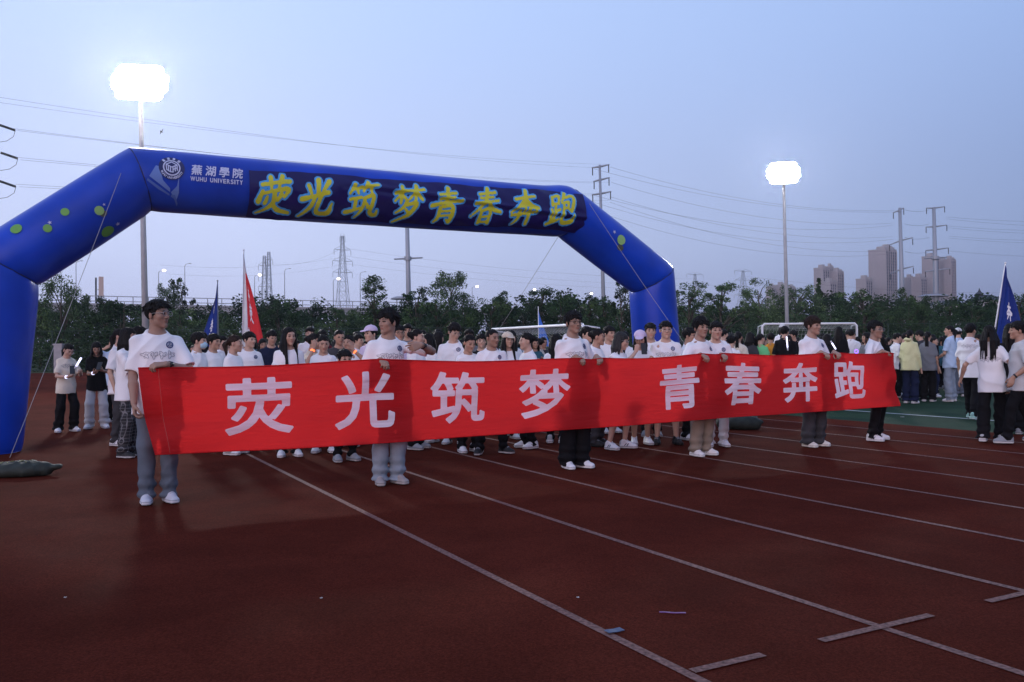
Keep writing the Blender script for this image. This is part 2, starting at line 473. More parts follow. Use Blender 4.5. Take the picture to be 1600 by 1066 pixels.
# ------------------------------------------------------------------ people
SKINS = [(0.40, 0.235, 0.165), (0.45, 0.275, 0.20), (0.50, 0.32, 0.24), (0.34, 0.195, 0.135)]
def make_person(p):
    """p: dictionary of build, pose and clothing. Returns the Empty at the feet with body, hair and clothes as children.
    Local frame: facing -Y, person's left is +X."""
    Ht = p.get('h', 1.70); g = Ht / 1.75
    res = p.get('res', 0.010)
    fem = p.get('fem', False)
    wd = p.get('width', 0.93 if fem else 1.0)
    seed = p.get('seed', 1)
    r = np.random.default_rng(seed)
    root = empty('person', p['loc'], p.get('yaw', 0), p.get('label'), 'person', p.get('group'))
    hip = np.array([p.get('hipx', 0.0), 0, 0.525 * Ht])
    lean = rotx(p.get('lean', 0.0)) @ roty(p.get('tilt', 0.0))      # forward lean is positive
    def U(x, y, z):                                                # upper-body point, z above ground when upright
        return hip + lean @ np.array([x, y, z - hip[2]])
    # joints
    sx = (0.152 if fem else 0.166) * g * wd
    S = {1: U(sx, 0.01, 0.778 * Ht), -1: U(-sx, 0.01, 0.778 * Ht)}
    l1, l2 = 0.166 * Ht, 0.147 * Ht
    neck0 = U(0, 0.012, 0.835 * Ht)
    hr = rotz(p.get('hyaw', 0.0)) @ rotx(p.get('hpitch', 0.0)) @ roty(p.get('hroll', 0.0))
    hs = p.get('hs', 1.0) * (0.97 if fem else 1.0) * (0.5 + 0.5 * g)
    hc = U(0, -0.012, 0.8375 * Ht) + lean @ np.array([0, 0, 0.052 * g]) + (0.6 * lean + 0.4 * np.eye(3)) @ hr @ np.array([0, -0.006, 0.082 * hs])
    if 'crown' in p:                                                # top of the skull at this height
        pass
    HR = (rotx(p.get('lean', 0.0) * 0.5)) @ hr
    def Hd(x, y, z): return hc + HR @ (np.array([x, y, z]) * hs)
    arms = {}
    for sd, key in ((-1, 'ra'), (1, 'la')):
        a = p.get(key, {})
        wr = a.get('w')
        if wr is None:
            wr = S[sd] + np.array([sd * (0.05 + 0.02 * r.random()), -0.05 - 0.06 * r.random(), -(l1 + l2) * 0.965])
        hint = a.get('hint', (sd * 0.45, 0.9, -0.15))
        E_, Wr = ik(S[sd], np.array(wr, float), l1, l2, hint)
        arms[sd] = (E_, Wr, a)
    # ---- body
    legs_bare = p.get('pants') == 'shorts'
    zlo = 0.02 if legs_bare else 0.47 * Ht
    pts = [hip, S[1], S[-1], hc] + [arms[k][i] for k in (1, -1) for i in (0, 1)]
    lo = np.min(pts, 0) - 0.20; hi = np.max(pts, 0) + 0.20
    lo[2] = min(zlo, lo[2] + 0.05) if not legs_bare else 0.0
    feet = p.get('feet', ((-0.09, 0.0, -0.18), (0.09, 0.0, 0.18)))
    f = Field(lo, hi, res)
    # torso (a column with a height profile)
    def column(zs, aa, bb, cy, Rm, o, pw=2.3):
        zs = np.array(zs) * Ht; aa = np.array(aa) * g * wd; bb = np.array(bb) * g; cy = np.array(cy) * g
        def fn(X, Y, Z):
            x, y, z = X - o[0], Y - o[1], Z - o[2]
            lx = Rm[0, 0] * x + Rm[1, 0] * y + Rm[2, 0] * z
            ly = Rm[0, 1] * x + Rm[1, 1] * y + Rm[2, 1] * z
            lz = Rm[0, 2] * x + Rm[1, 2] * y + Rm[2, 2] * z + o[2]
            a = np.interp(lz, zs, aa); b = np.interp(lz, zs, bb); c = np.interp(lz, zs, cy)
            q = (np.abs(lx / a) ** pw + np.abs((ly - c) / b) ** pw) ** (1 / pw)
            d = (q - 1) * np.minimum(a, b)
            return np.maximum(np.maximum(d, lz - zs[-1]), zs[0] - lz).astype(np.float32)
        return fn
    tlo = np.min([hip, neck0, S[1], S[-1]], 0) - 0.2; thi = np.max([hip, neck0, S[1], S[-1]], 0) + 0.16
    f.add(column([.475, .52, .60, .68, .74, .785, .81, .832, .86], [.14, .15, .13, .145, .16, .155, .115, .07, .052], [.095, .10, .088, .098, .10, .085, .07, .058, .050],
                 [.0, .0, .0, .0, .0, .01, .015, .015, .012], lean, hip), tlo, thi, 0.02)
    f.cone(neck0 - np.array([0, 0, .03]), hc + HR @ np.array([0, .022, -.05]) * hs, .057 * hs * (0.88 if fem else 1), .052 * hs * (0.88 if fem else 1), .02)
    # head
    f.ell(Hd(0, .012, .035), np.array([.075, .095, .080]) * hs, HR, .015)
    f.ell(Hd(0, -.026, -.022), np.array([.062, .064, .086]) * hs, HR, .02)
    jw = p.get('jaw', 1.0) * (0.93 if fem else 1.0)
    f.cone(Hd(-.036 * jw, -.022, -.066), Hd(0, -.066, -.097), .024 * hs, .019 * hs, .022)
    f.cone(Hd(.036 * jw, -.022, -.066), Hd(0, -.066, -.097), .024 * hs, .019 * hs, .022)
    for s_ in (-1, 1):
        f.ell(Hd(s_ * .044, -.052, -.022), np.array([.020, .024, .020]) * hs, HR, .022)
        f.ell(Hd(s_ * .031, -.096, .006), np.array([.017, .011, .009]) * hs, HR, .012, 's')
        f.ell(Hd(s_ * .031, -.077, .004), np.array([.015, .010, .009]) * hs, HR, .004)
        f.ell(Hd(s_ * .077, .014, -.012), np.array([.010, .020, .032]) * hs, HR @ rotz(s_ * .35), .006)
    f.cone(Hd(-.034, -.079, .024), Hd(.034, -.079, .024), .010 * hs, .010 * hs, .016)
    f.cone(Hd(0, -.086, .014), Hd(0, -.105, -.027), .0075 * hs, .0105 * hs, .011)
    for s_ in (-1, 1):
        f.ell(Hd(s_ * .0125, -.094, -.031), np.array([.0085, .009, .0075]) * hs, HR, .007)
    f.cone(Hd(-.017, -.082, -.0565), Hd(.017, -.082, -.0565), .0075 * hs, .0075 * hs, .007)
    f.cone(Hd(-.014, -.082, -.067), Hd(.014, -.082, -.067), .008 * hs, .008 * hs, .007)
    f.cone(Hd(-.02, -.0915, -.0615), Hd(.02, -.0915, -.0615), .0022 * hs, .0022 * hs, .005, 's')
    # arms and hands
    slim = 0.86 if fem else 1.0
    for sd in (-1, 1):
        E_, Wr, a = arms[sd]
        f.cone(S[sd], E_, .044 * g * slim, .037 * g * slim, .03)
        mid = E_ + (Wr - E_) * .32
        f.cone(E_, mid, .037 * g * slim, .040 * g * slim, .015)
        f.cone(mid, Wr, .040 * g * slim, .0265 * g * slim, .015)
        dirn = nrm(Wr - E_)
        d = np.array(a.get('d', dirn)); n = np.array(a.get('n', (-sd, -.25, 0)))
        hand_side = 1.0 if (np.cross(nrm(d), nrm(n)) @ np.array(a.get('thumb', (0, -1, 0.4)))) > 0 else -1.0
        if p.get('hands', True):
            add_hand(f, Wr + nrm(d) * .008, d, n, hand_side, a.get('curl', .45), (0.9 if fem else 1.0) * g, a.get('spread', 0), a.get('point', False))
        else:
            f.cone(Wr, Wr + nrm(d) * .15 * g, .028, .018, .01)
    knees, ankles = {}, {}
    for sd, ft_ in ((-1, feet[0]), (1, feet[1])):
        fx, fy, ty = ft_[:3]
        up_ = feet[0 if sd < 0 else 1][3] if len(feet[0 if sd < 0 else 1]) > 3 else 0.0
        hj = hip + np.array([sd * .088 * g, 0, -.01])
        ank = np.array([fx + hip[0] * 0, fy + .03, .085 + up_])
        K, ank = ik(hj, ank, .2372 * Ht, .2372 * Ht, (sd * .12, -1, 0))
        knees[sd] = (hj, K); ankles[sd] = ank
        if legs_bare:
            f.cone(hj, K, .075 * g, .052 * g, .02); f.cone(K, K + (ank - K) * .35 + np.array([0, .012, 0]), .050 * g, .052 * g, .02)
            f.cone(K + (ank - K) * .35 + np.array([0, .012, 0]), ank, .052 * g, .032 * g, .02)
    me = f.mesh('body')
    V = coords(me)
    sk = np.array(p.get('skin', SKINS[seed % 3]))
    colr = np.tile(sk, (len(V), 1))
    L = (V - hc) @ HR / hs                                          # head-local
    fr = L[:, 1] < -.045
    def ellm(cx, cz, rx, rz): return fr & ((((np.abs(L[:, 0]) - cx) / rx) ** 2 + ((L[:, 2] - cz) / rz) ** 2) < 1)
    def blend(mask, c, k=1.0): colr[mask] = colr[mask] * (1 - k) + np.array(c) * k
    hm = (np.abs(L) < .16).all(1)
    blend(hm & ((np.abs(L[:, 0]) > .068) | (fr & (L[:, 2] < -.02) & (np.abs(L[:, 0]) > .02))), sk * np.array([1.02, .9, .88]), .5)
    blend(hm & ellm(.0, -.0615, .023, .0105), sk * np.array([.82, .5, .48]), .85)
    blend(hm & ellm(.031, .0275 + 0.0, .0195, .0055), (.02, .016, .014), .95)
    blend(hm & ellm(.031, .0055, .0175, .0075), (.03, .02, .018), .95)
    blend(hm & ellm(.031, .005, .006, .006), (.008, .006, .006), 1)
    sc_m = hm & (((L[:, 2] > .066) | ((L[:, 1] > .03) & (L[:, 2] > -.03))) & (np.abs(L[:, 0]) < .074))
    if not p.get('bald'): blend(sc_m, (.02, .017, .015), .95)
    paint(me, colr)
    body = link('body', me, M_SKIN, root, True)
    # ---- hair
    style = p.get('hair', 'short')
    HM = {'brown': M_HAIRB, 'grey': M_HAIRG}.get(p.get('hcol'), M_HAIR)
    hlo = hc - .22; hi2 = hc + .21
    if style in ('long', 'pony', 'braid'): hlo = hlo - np.array([0.05, 0.05, .42])
    hres = p.get('hres', min(res, .009))
    f = Field(hlo, hi2, hres)
    vol = p.get('vol', 1.0)
    fringe = p.get('fringe', .042)
    if style == 'none':
        fringe = 0.085
    nz = r.uniform(0, 6.28, 4)
    def capfn(X, Y, Z):
        x, y, z = X - hc[0], Y - hc[1], Z - hc[2]
        l = [(HR[0, i] * x + HR[1, i] * y + HR[2, i] * z) / hs for i in range(3)]
        ra, rb, rc = (.0775 + .006 * vol, .099 + .006 * vol, .084 + .012 * vol) if style not in ('pony', 'bun', 'braid', 'none') else (.0795, .1005, .0865)
        q = np.sqrt((l[0] / ra) ** 2 + ((l[1] - .014) / rb) ** 2 + ((l[2] - .038) / rc) ** 2)
        an = np.arctan2(l[0], -l[1])
        d = (q - 1) * .085
        d = d + .0022 * np.sin(an * 34 + 6 * np.sin(l[2] * 30 + nz[0])) + .0022 * np.sin(an * 15 + l[2] * 60 + nz[1]) - .003 * vol * np.sin(an * 5 + l[2] * 25 + nz[2])
        jag = .006 * np.sin(an * 21 + nz[3]) + .005 * np.sin(an * 9 + nz[1]) + p.get('part', 0) * l[0]
        back = -.085 if style not in ('nape',) else -.11
        if style in ('pony', 'bun', 'braid', 'none'):
            zb = np.interp(l[1], [-.12, -.075, -.05, -.015, .03, .06, .12], [max(fringe, .055), max(fringe, .055), .045, .012, .012, -.05, -.06])
        else:
            zb = np.interp(l[1], [-.12, -.075, -.045, -.02, .005, .035, .05, .12], [fringe, fringe, fringe - .012, -.012, -.020, .006, -.06, back])
        if style in ('long', 'bob'):
            zb = np.interp(l[1], [-.12, -.07, -.045, -.03, .12], [fringe, fringe, .02, -.13, -.14])
        return np.maximum(d, (zb + jag - l[2]) * .9).astype(np.float32) * hs
    f.add(capfn, hc - .16, hc + .16)
    if style in ('short', 'messy', 'bowl'):
        nt = 0 if p.get('cap') else p.get('tufts', 84 if style != 'bowl' else 56)
        for i in range(nt):
            a = r.uniform(-PI, PI); el = r.uniform(.15, 1.45)
            n_ = np.array([math.sin(a) * math.cos(el), -math.cos(a) * math.cos(el), math.sin(el)])
            base = np.array([.082, .101, .088]) * n_ + np.array([0, .014, .038])
            if base[2] < .03 and abs(a) < 1.0: continue
            fl = np.array([n_[0] * .9, n_[1] * .9 - .35, -0.62 + .5 * math.sin(el)]) + r.normal(0, .13, 3)
            tip = base + nrm(fl) * r.uniform(.03, .055) * (1.0 if style == 'messy' else .75)
            f.cone(Hd(*base), Hd(*tip), .0115 * hs, .003 * hs, .004)
        for i in range(0 if p.get('cap') else 20):                                          # locks of the fringe
            x = -.062 + .0066 * i + r.normal(0, .003)
            b = np.array([x * .9, -.070 + abs(x) * .25, .080]); t = np.array([x * 1.05 + p.get('sweep', .01), -.098 + abs(x) * .62, fringe + r.uniform(-.012, .010)])
            f.cone(Hd(*b), Hd(*t), .0125 * hs, .0032 * hs, .004)
    Rz = np.array(rotz(p.get('hyaw', 0.0)))
    ns_ = p.get('strands', 170 if res < .008 else (70 if res < .0105 else 0))
    wisps = MB()
    for i in range(ns_):                                            # loose strands that break the outline
        a = r.uniform(-PI, PI); el = r.uniform(-.1, 1.5)
        if abs(a) < .9 and el < .45: el = r.uniform(.45, 1.2)
        n_ = np.array([math.sin(a) * math.cos(el), -math.cos(a) * math.cos(el), math.sin(el)])
        base = np.array([.080, .101, .088]) * n_ * (1.0 + .02 * vol) + np.array([0, .014, .038])
        fl = nrm(np.array([n_[0] * .8, n_[1] * .8 - .3 * (style in ('short', 'messy', 'bowl')), -.7 + .6 * math.sin(el)]) + r.normal(0, .35, 3))
        L_ = r.uniform(.02, .05); q1 = base + fl * L_ * .5 + n_ * .008; q2 = base + fl * L_ + n_ * .006 * r.normal() + np.array([0, 0, -.008])
        wisps.tube([Hd(*base), Hd(*q1), Hd(*q2)], [.0017, .0014, .0005], 4, cap=False)
    def Hw(x, y, z): return hc + Rz @ (np.array([x, y, z]) * hs)     # hangs straight down
    ln_ = p.get('hlen', .30)
    if style in ('long', 'bob'):
        L_ = ln_ if style == 'long' else .10
        for i in range(44):
            a = r.uniform(-1.0, 1.0) * 2.2 + PI
            b = np.array([.078 * math.sin(a), -.095 * math.cos(a) + .012, .03 - .02 * r.random()])
            out = (1.12 + .15 * r.random()) * p.get('hwide', 1.0)
            mid = np.array([b[0] * out, b[1] * out + .005, -.10]); e = np.array([b[0] * out * .95 + r.normal(0, .01), b[1] * out + .01 + r.normal(0, .008), -.10 - L_ * r.uniform(.75, 1)])
            f.cone(Hw(*b), Hw(*mid), .015 * hs, .016 * hs, .006); f.cone(Hw(*mid), Hw(*e), .016 * hs, .006 * hs, .006)
        if p.get('frontlocks'):
            for sgn in (-1, 1):
                for i in range(9):
                    x = .066 + .018 * r.random(); y = -.015 - .04 * r.random()
                    m1_ = np.array([sgn * x, y, -.08]); e = np.array([sgn * (x - .004 + r.normal(0, .006)), y - .065, -.12 - L_ * r.uniform(.8, 1)])
                    f.cone(Hw(sgn * (x - .005), y + .01, .03), Hw(*m1_), .013, .014, .006); f.cone(Hw(*m1_), Hw(*e), .015, .007, .006)
    if style in ('pony', 'braid'):
        for i in range(12):
            o = r.normal(0, .012, 3)
            a_, b_, c_ = Hd(0, .098, .035) + o * .4, Hw(0, .135, -.01) + o, Hw(o[0] * 2 + p.get('ponyx', 0), .115, -.05 - ln_ * r.uniform(.7, 1))
            f.cone(a_, b_, .016, .018, .008); f.cone(b_, c_, .019, .006, .008)
    if style == 'bun':
        f.ell(Hd(0, .112, .045), (.040, .036, .038), None, .008)
        for i in range(6):
            f.cone(Hd(0, .11, .04), Hd(*(np.array([0, .125, .05]) + r.normal(0, .03, 3))), .012, .004, .004)
    if not p.get('bald') or style != 'none':
        ho_ = link('hair', f.mesh('hair'), HM, root, True)
        if ns_ and not p.get('cap') and style != 'none': wisps.build('loose_strands', HM, ho_)
    # ---- shirt
    top = p.get('top', 'white')
    hem = p.get('hem', .452)
    pts = [hip, S[1], S[-1], arms[1][0], arms[-1][0]]
    if p.get('sleeve') == 'long': pts += [arms[1][1], arms[-1][1]]
    lo = np.min(pts, 0) - .2; hi = np.max(pts, 0) + .17
    lo[2] = min(lo[2], hem * Ht - .04)
    sres = p.get('sres', res)
    f = Field(lo, hi, sres)
    fat = p.get('fat', 0.0)
    f.add(column([hem - .02, .50, .58, .66, .73, .765, .79, .812, .832, .856], [.204 + fat, .194 + fat, .178 + fat, .172 + fat * .8, .170 + fat * .5, .163, .147, .116, .090, .070],
                 [.152 + fat, .146 + fat, .134 + fat, .130 + fat * .7, .126, .116, .100, .084, .072, .062], [-.002, -.004, -.004, -.004, -.002, .006, .012, .014, .014, .014], lean, hip, 2.25), tlo - .05, thi + .05)
    for sd in (-1, 1):
        E_, Wr, a = arms[sd]
        ax = nrm(E_ - S[sd]); ls = p.get('slv', .86) * l1
        A0 = S[sd] - ax * .01; B0 = S[sd] + ax * ls
        ra_, rb_ = (.050 * g, .066 * g) if not fem else (.046 * g, .061 * g)
        def slv(X, Y, Z, A0=A0, B0=B0, ax=ax, ra_=ra_, rb_=rb_, ls=ls, inner=False):
            px, py, pz = X - A0[0], Y - A0[1], Z - A0[2]
            t = px * ax[0] + py * ax[1] + pz * ax[2]; tc_ = np.clip(t / ls, 0, 1.2)
            d = np.sqrt((px - t.clip(0, 9) * ax[0]) ** 2 + (py - t.clip(0, 9) * ax[1]) ** 2 + (pz - t.clip(0, 9) * ax[2]) ** 2) - (ra_ + (rb_ - ra_) * tc_)
            return np.maximum(d, t - ls).astype(np.float32)
        f.add(slv, np.minimum(A0, B0) - .1, np.maximum(A0, B0) + .1, .06)
        if p.get('sleeve') == 'long':
            f.cone(E_, Wr - nrm(Wr - E_) * .02, .056 * g, .040 * g, .03)
        else:
            f.cone(B0 + ax * .03, B0 - ax * .022, rb_ - .012, rb_ - .030, 0, 's')
    f.add(folds(seed * 3 + 1, p.get('fold', .0088)), f.lo, f.lo + f.n * sres, 0, '+')
    # neck opening: a tilted cut with a ribbed collar
    nax = nrm(lean @ np.array([0, -.46, 1.0])); nc = U(0, .004, .828 * Ht)
    f.cone(nc - nax * .03, nc + nax * .2, .066 * g, .088 * g, .004, 's')
    def cut(X, Y, Z): return ((X - nc[0]) * nax[0] + (Y - nc[1]) * nax[1] + (Z - nc[2]) * nax[2]).astype(np.float32) - .006
    f.add(cut, nc - .13, nc + .2, 0, 'i')
    nn_ = 22; t1 = nrm(np.cross(nax, [0, 1, 0])); t2 = np.cross(nax, t1)
    ring = [nc + (t1 * math.cos(a) * .074 + t2 * math.sin(a) * .070) * g - nax * .004 for a in np.linspace(0, 2 * PI, nn_ + 1)]
    for i in range(nn_):
        f.cone(ring[i], ring[i + 1], .0075 * g, .0075 * g, .003)
    shirt = link('hoodie' if p.get('hood') else 'shirt', f.mesh('shirt'), C_[top], root, True)
    if p.get('hood'):
        ff = Field(hc - .2, hc + .2, .012)
        ff.ell(U(0, .085, .852 * Ht), (.095, .055, .05), None, 0)
        ff.add(folds(seed + 9, .006, 40, 30), ff.lo, ff.lo + ff.n * .012, 0, '+')
        link('hood', ff.mesh('hood'), C_[top], root, True)
    # ---- trousers
    pk, pc = p.get('pants', 'straight'), p.get('pcol', 'black')
    prof = {'straight': (.094, .074, .066), 'wide': (.098, .088, .092), 'baggy': (.098, .084, .078), 'slim': (.094, .066, .056), 'shorts': (.102, .092, .09), 'skirt': (.104, .1, .1)}[pk]
    lo = np.minimum(hip - .3, np.min([ankles[1], ankles[-1], knees[1][1], knees[-1][1]], 0) - .2); hi = np.maximum(hip + .3, np.max([ankles[1], ankles[-1], knees[1][1], knees[-1][1]], 0) + .2)
    lo[2] = 0.0; hi[2] = .62 * Ht
    pr = p.get('pres', max(res, .009))
    f = Field(lo, hi, pr)
    f.add(column([.465, .50, .54, .585, .60], [.165, .175, .165, .15, .15], [.118, .122, .112, .102, .1], [.004, .006, .004, 0, 0], lean, hip), hip - .3, hip + .25)
    for sd in (-1, 1):
        hj, K = knees[sd]; an = ankles[sd]
        if pk == 'shorts':
            E2 = hj + (K - hj) * .82
            f.cone(hj, E2, prof[0] * g, prof[1] * g, .03)
        else:
            f.cone(hj - np.array([0, 0, .02]), K, prof[0] * g * .90 * (.95 if fem else 1), prof[1] * g, .035)
            f.cone(K, an + np.array([0, -.012, -.03]), prof[1] * g, prof[2] * g, .02)
    fo_ = folds(seed * 5 + 2, .0098, 26, 18)
    f.add(lambda X, Y, Z: (fo_(X, Y, Z) * np.clip((hem * Ht - .02 - Z) / .10, 0, 1) + np.clip((Z - hem * Ht + .03) / .05, 0, 1) * .012).astype(np.float32), f.lo, f.lo + f.n * pr, 0, '+')
    if pk != 'shorts':
        for sd in (-1, 1):
            an = ankles[sd]
            def stack(X, Y, Z, an=an):
                w = np.clip((an[2] + .22 - Z) / .2, 0, 1)
                return (w * .010 * np.sin((Z - an[2]) * 62 + 9 * (X - an[0]) + seed * 1.7 + 7 * (Y - an[1]))).astype(np.float32) + 0 * X
            f.add(stack, an - .14, an + np.array([.14, .14, .22]), 0, '+')
            dz = an[2] - .085
            def hcut(X, Y, Z, an=an, dz=dz): return (p.get('cuff', .045) + dz - Z + .18 * (Y - an[1])).astype(np.float32) + 0 * X
            f.add(hcut, an - np.array([.14, .2, .2]), an + np.array([.14, .2, .04]), 0, 'i')
    link('shorts' if pk == 'shorts' else 'trousers', f.mesh('trousers'), C_[pc], root, True)
    # ---- shoes
    sc_, so_ = p.get('shoe', ((.66, .67, .70), (.72, .72, .74)))
    for sd, ft in ((-1, feet[0]), (1, feet[1])):
        an = ankles[sd]; R3 = rotz(ft[2] if len(ft) > 2 else 0)
        up_ = ft[3] if len(ft) > 3 else 0.0; Rt = R3 @ rotx(-ft[4] if len(ft) > 4 else 0)
        o = np.array([an[0], an[1], an[2] - .085])
        q = lambda x, y, z: o + Rt @ np.array([x, y, z])
        f = Field(o - .26, o + .26, max(.007, res * .8))
        for xx in (-.016, .016):
            f.cone(q(xx, .035, .024), q(xx, -.075, .024), .031, .036, .01); f.cone(q(xx, -.075, .024), q(xx * .8, -.150, .024), .036, .030, .01)
        f.cone(q(0, .025, .055), q(0, -.07, .058), .037, .036, .02); f.cone(q(0, -.07, .055), q(0, -.145, .036), .036, .026, .02)
        f.cone(q(0, .030, .075), q(0, -.01, .098), .036, .040, .02)
        f.ell(q(0, -.02, .125), (.030, .038, .03), None, .006, 's')
        nz_ = Rt @ np.array([0, 0, 1.0])
        f.add(lambda X, Y, Z: (-((X - o[0]) * nz_[0] + (Y - o[1]) * nz_[1] + (Z - o[2]) * nz_[2] - .003)).astype(np.float32), o - .26, o + .26, 0, 'i')
        me = f.mesh('shoe'); V = coords(me); Lz = (V - o) @ Rt
        cc = np.tile(np.array(sc_), (len(V), 1)); cc[Lz[:, 2] < .027] = so_
        lace = (Lz[:, 1] < -.03) & (Lz[:, 1] > -.105) & (np.abs(Lz[:, 0]) < .022) & (Lz[:, 2] > .05) & (np.sin(Lz[:, 1] * 380) > .2)
        cc[lace] = np.array(p.get('lace', (.35, .36, .4)))
        cc[(Lz[:, 2] > .024) & (Lz[:, 2] < .033)] *= .45
        cc[Lz[:, 2] < .008] *= .35  # dark sole bottom, with contact shade against the ground put into the colour
        if sc_[0] > .3:
            pan = (np.abs(Lz[:, 0]) > .024) & (Lz[:, 1] > -.075) & (Lz[:, 1] < -.01) & (Lz[:, 2] > .035) & (Lz[:, 2] < .07) & (np.sin(Lz[:, 1] * 190 + Lz[:, 2] * 120) > .1)
            cc[pan] = np.array(p.get('panel', [(.22, .24, .30), (.05, .05, .06), (.40, .40, .42), (.30, .22, .22)][seed % 4]))
            cc[(Lz[:, 1] > .035) & (Lz[:, 2] > .05)] *= .6
        paint(me, cc)
        link('shoe', me, M_SHOE, root, True)
    # ---- things worn
    if p.get('glasses'):
        gm = MB()
        for s_ in (-1, 1):
            c0 = (s_ * .034, -.107, .004)
            n = 20; rx, rz = (.0255, .021)
            gm.tube([Hd(c0[0] + rx * math.cos(a), c0[1] + .004 * abs(math.cos(a)), c0[2] + rz * math.sin(a)) for a in np.linspace(0, 2 * PI, n)], .0021, 6, cap=False)
            gm.tube([Hd(s_ * .060, -.100, .010), Hd(s_ * .082, -.03, .010), Hd(s_ * .083, .02, .002)], .0020, 6)
        gm.tube([Hd(-.009, -.110, .008), Hd(.009, -.110, .008)], .0020, 6)
        gm.build('glasses', M_GLASSF if p['glasses'] != 'black' else M_BLACKP, root, True)
    if p.get('mask'):
        f = Field(hc - .18, hc + .18, .008)
        f.ell(Hd(0, -.040, -.055), np.array([.068, .078, .058]) * hs, HR)
        f.add(lambda X, Y, Z: (((X - hc[0]) * HR[0, 1] + (Y - hc[1]) * HR[1, 1] + (Z - hc[2]) * HR[2, 1]) + .03).astype(np.float32), hc - .18, hc + .18, 0, 'i')
        link('face_mask', f.mesh('face_mask'), M_MASK, root, True)
    if p.get('cap'):
        f = Field(hc - .24, hc + .24, .009)
        f.ell(Hd(0, .010, .052), np.array([.092, .110, .086]) * hs, HR)
        f.add(lambda X, Y, Z: (-((X - hc[0]) * HR[0, 2] + (Y - hc[1]) * HR[1, 2] + (Z - hc[2]) * HR[2, 2]) + .042 * hs).astype(np.float32), hc - .24, hc + .24, 0, 'i')
        f.ell(Hd(0, -.118, .046), np.array([.068, .072, .010]) * hs, HR @ rotx(.22), .006)
        f.cone(Hd(0, .01, .136), Hd(0, .01, .142), .008, .007, .002)
        link('cap', f.mesh('cap'), C_[p['cap']], root, True)
    for key, sd in (('watch', 1), ('band_r', -1), ('band_l', 1)):
        if p.get(key):
            E_, Wr, a = arms[sd]; ax = nrm(Wr - E_); c0 = Wr - ax * .03
            wm = MB()
            wm.tube([c0 - ax * .011, c0 - ax * .008, c0 + ax * .008, c0 + ax * .011], [.030 * g, .0345 * g, .0345 * g, .030 * g], 14)
            if key == 'watch':
                o_ = np.array(p.get('face', (0, -1, .3))); o_ = nrm(o_ - ax * (o_ @ ax))
                wm.tube([c0 + o_ * .028, c0 + o_ * .041], .019, 12)
            wm.build('watch' if key == 'watch' else 'wristband', M_BLACKP if key == 'watch' else p[key], root, True)
    # ---- prints on the shirt, laid on the cloth
    if p.get('emblem') or p.get('print'):
        from mathutils.bvhtree import BVHTree
        sm = shirt.data
        bvh = BVHTree.FromPolygons([v.co[:] for v in sm.vertices], [tuple(q.vertices) for q in sm.polygons])
        fwd = Vector(lean @ np.array([0, 1.0 if not p.get('backprint') else -1.0, 0]))
        def onto(x, z, lift):
            o_ = Vector(U(x, 0, z)) - fwd * .5
            h_ = bvh.ray_cast(o_, fwd)
            return (h_[0] if h_[0] else Vector(U(x, -.13, z))) - fwd * lift
        if p.get('emblem'):
            ex, ez, er = .088 * g * wd, .766 * Ht, .030 * g
            def disc(r0, r1, lift, n=26):
                vs, fs = [], []
                for i in range(n):
                    a = 2 * PI * i / n
                    vs += [onto(ex + r0 * math.cos(a), ez + r0 * math.sin(a), lift), onto(ex + r1 * math.cos(a), ez + r1 * math.sin(a), lift)]
                for i in range(n):
                    j = (i + 1) % n
                    fs.append((2 * i, 2 * i + 1, 2 * j + 1, 2 * j))
                return vs, fs
            b_ = MB(); b_.add(*disc(er * .68, er, .004)); b_.add(*disc(.0, er * .14, .004))
            for t_ in range(3):
                a = PI / 2 + t_ * 2 * PI / 3
                pts_ = [onto(ex + k_ * er * .62 * math.cos(a), ez + k_ * er * .62 * math.sin(a), .0045) for k_ in (.1, .55, 1)]
                b_.tube(pts_, .0026, 4)
            for t_ in range(6):
                a, a2 = PI / 2 + t_ * PI / 3, PI / 2 + (t_ + 1) * PI / 3
                b_.tube([onto(ex + er * .5 * math.cos(a), ez + er * .5 * math.sin(a), .0045), onto(ex + er * .5 * math.cos(a2), ez + er * .5 * math.sin(a2), .0045)], .0022, 4)
            b_.build('emblem', M_NAVYINK, shirt)
        if p.get('print'):
            b_ = MB(); rr = np.random.default_rng(5)
            zc = p['print'] * Ht
            for ch in range(4):
                cx = (-.105 + .066 * ch) * g * wd
                n = 26; ph = rr.uniform(0, 6.28, 3)
                loop = []
                for i in range(n + 1):
                    a = 2 * PI * i / n
                    rad = .023 * (1 + .30 * math.sin(3 * a + ph[0]) + .22 * math.sin(5 * a + ph[1]) + .15 * math.sin(8 * a + ph[2]))
                    loop.append(onto(cx + rad * 1.15 * math.cos(a), zc + rad * 1.1 * math.sin(a), .003))
                b_.tube(loop, .0017, 4, cap=False)
                for q_ in range(4):
                    x0, z0 = rr.uniform(-.014, .014, 2); x1, z1 = x0 + rr.uniform(-.016, .016), z0 + rr.uniform(-.016, .016)
                    b_.tube([onto(cx + x0, zc + z0, .003), onto(cx + x1, zc + z1, .003)], .0017, 4)
            b_.build('printed_doodle', M_GREYINK, shirt)
    root['_w'] = [float(v) for v in (*arms[-1][1], *arms[1][1])]
    del root['_w']
    return root, arms, (hc, HR, hs)
def local(root_loc, yaw, P):
    d = Vector(P) - Vector(root_loc); c, s = math.cos(-yaw), math.sin(-yaw)
    return np.array([c * d.x - s * d.y, s * d.x + c * d.y, d.z])
def world_of(root_loc, yaw, q):
    c, s = math.cos(yaw), math.sin(yaw)
    return Vector((root_loc[0] + c * q[0] - s * q[1], root_loc[1] + s * q[0] + c * q[1], root_loc[2] + q[2]))
def bearing(P): return math.atan2(P[0], P[1])
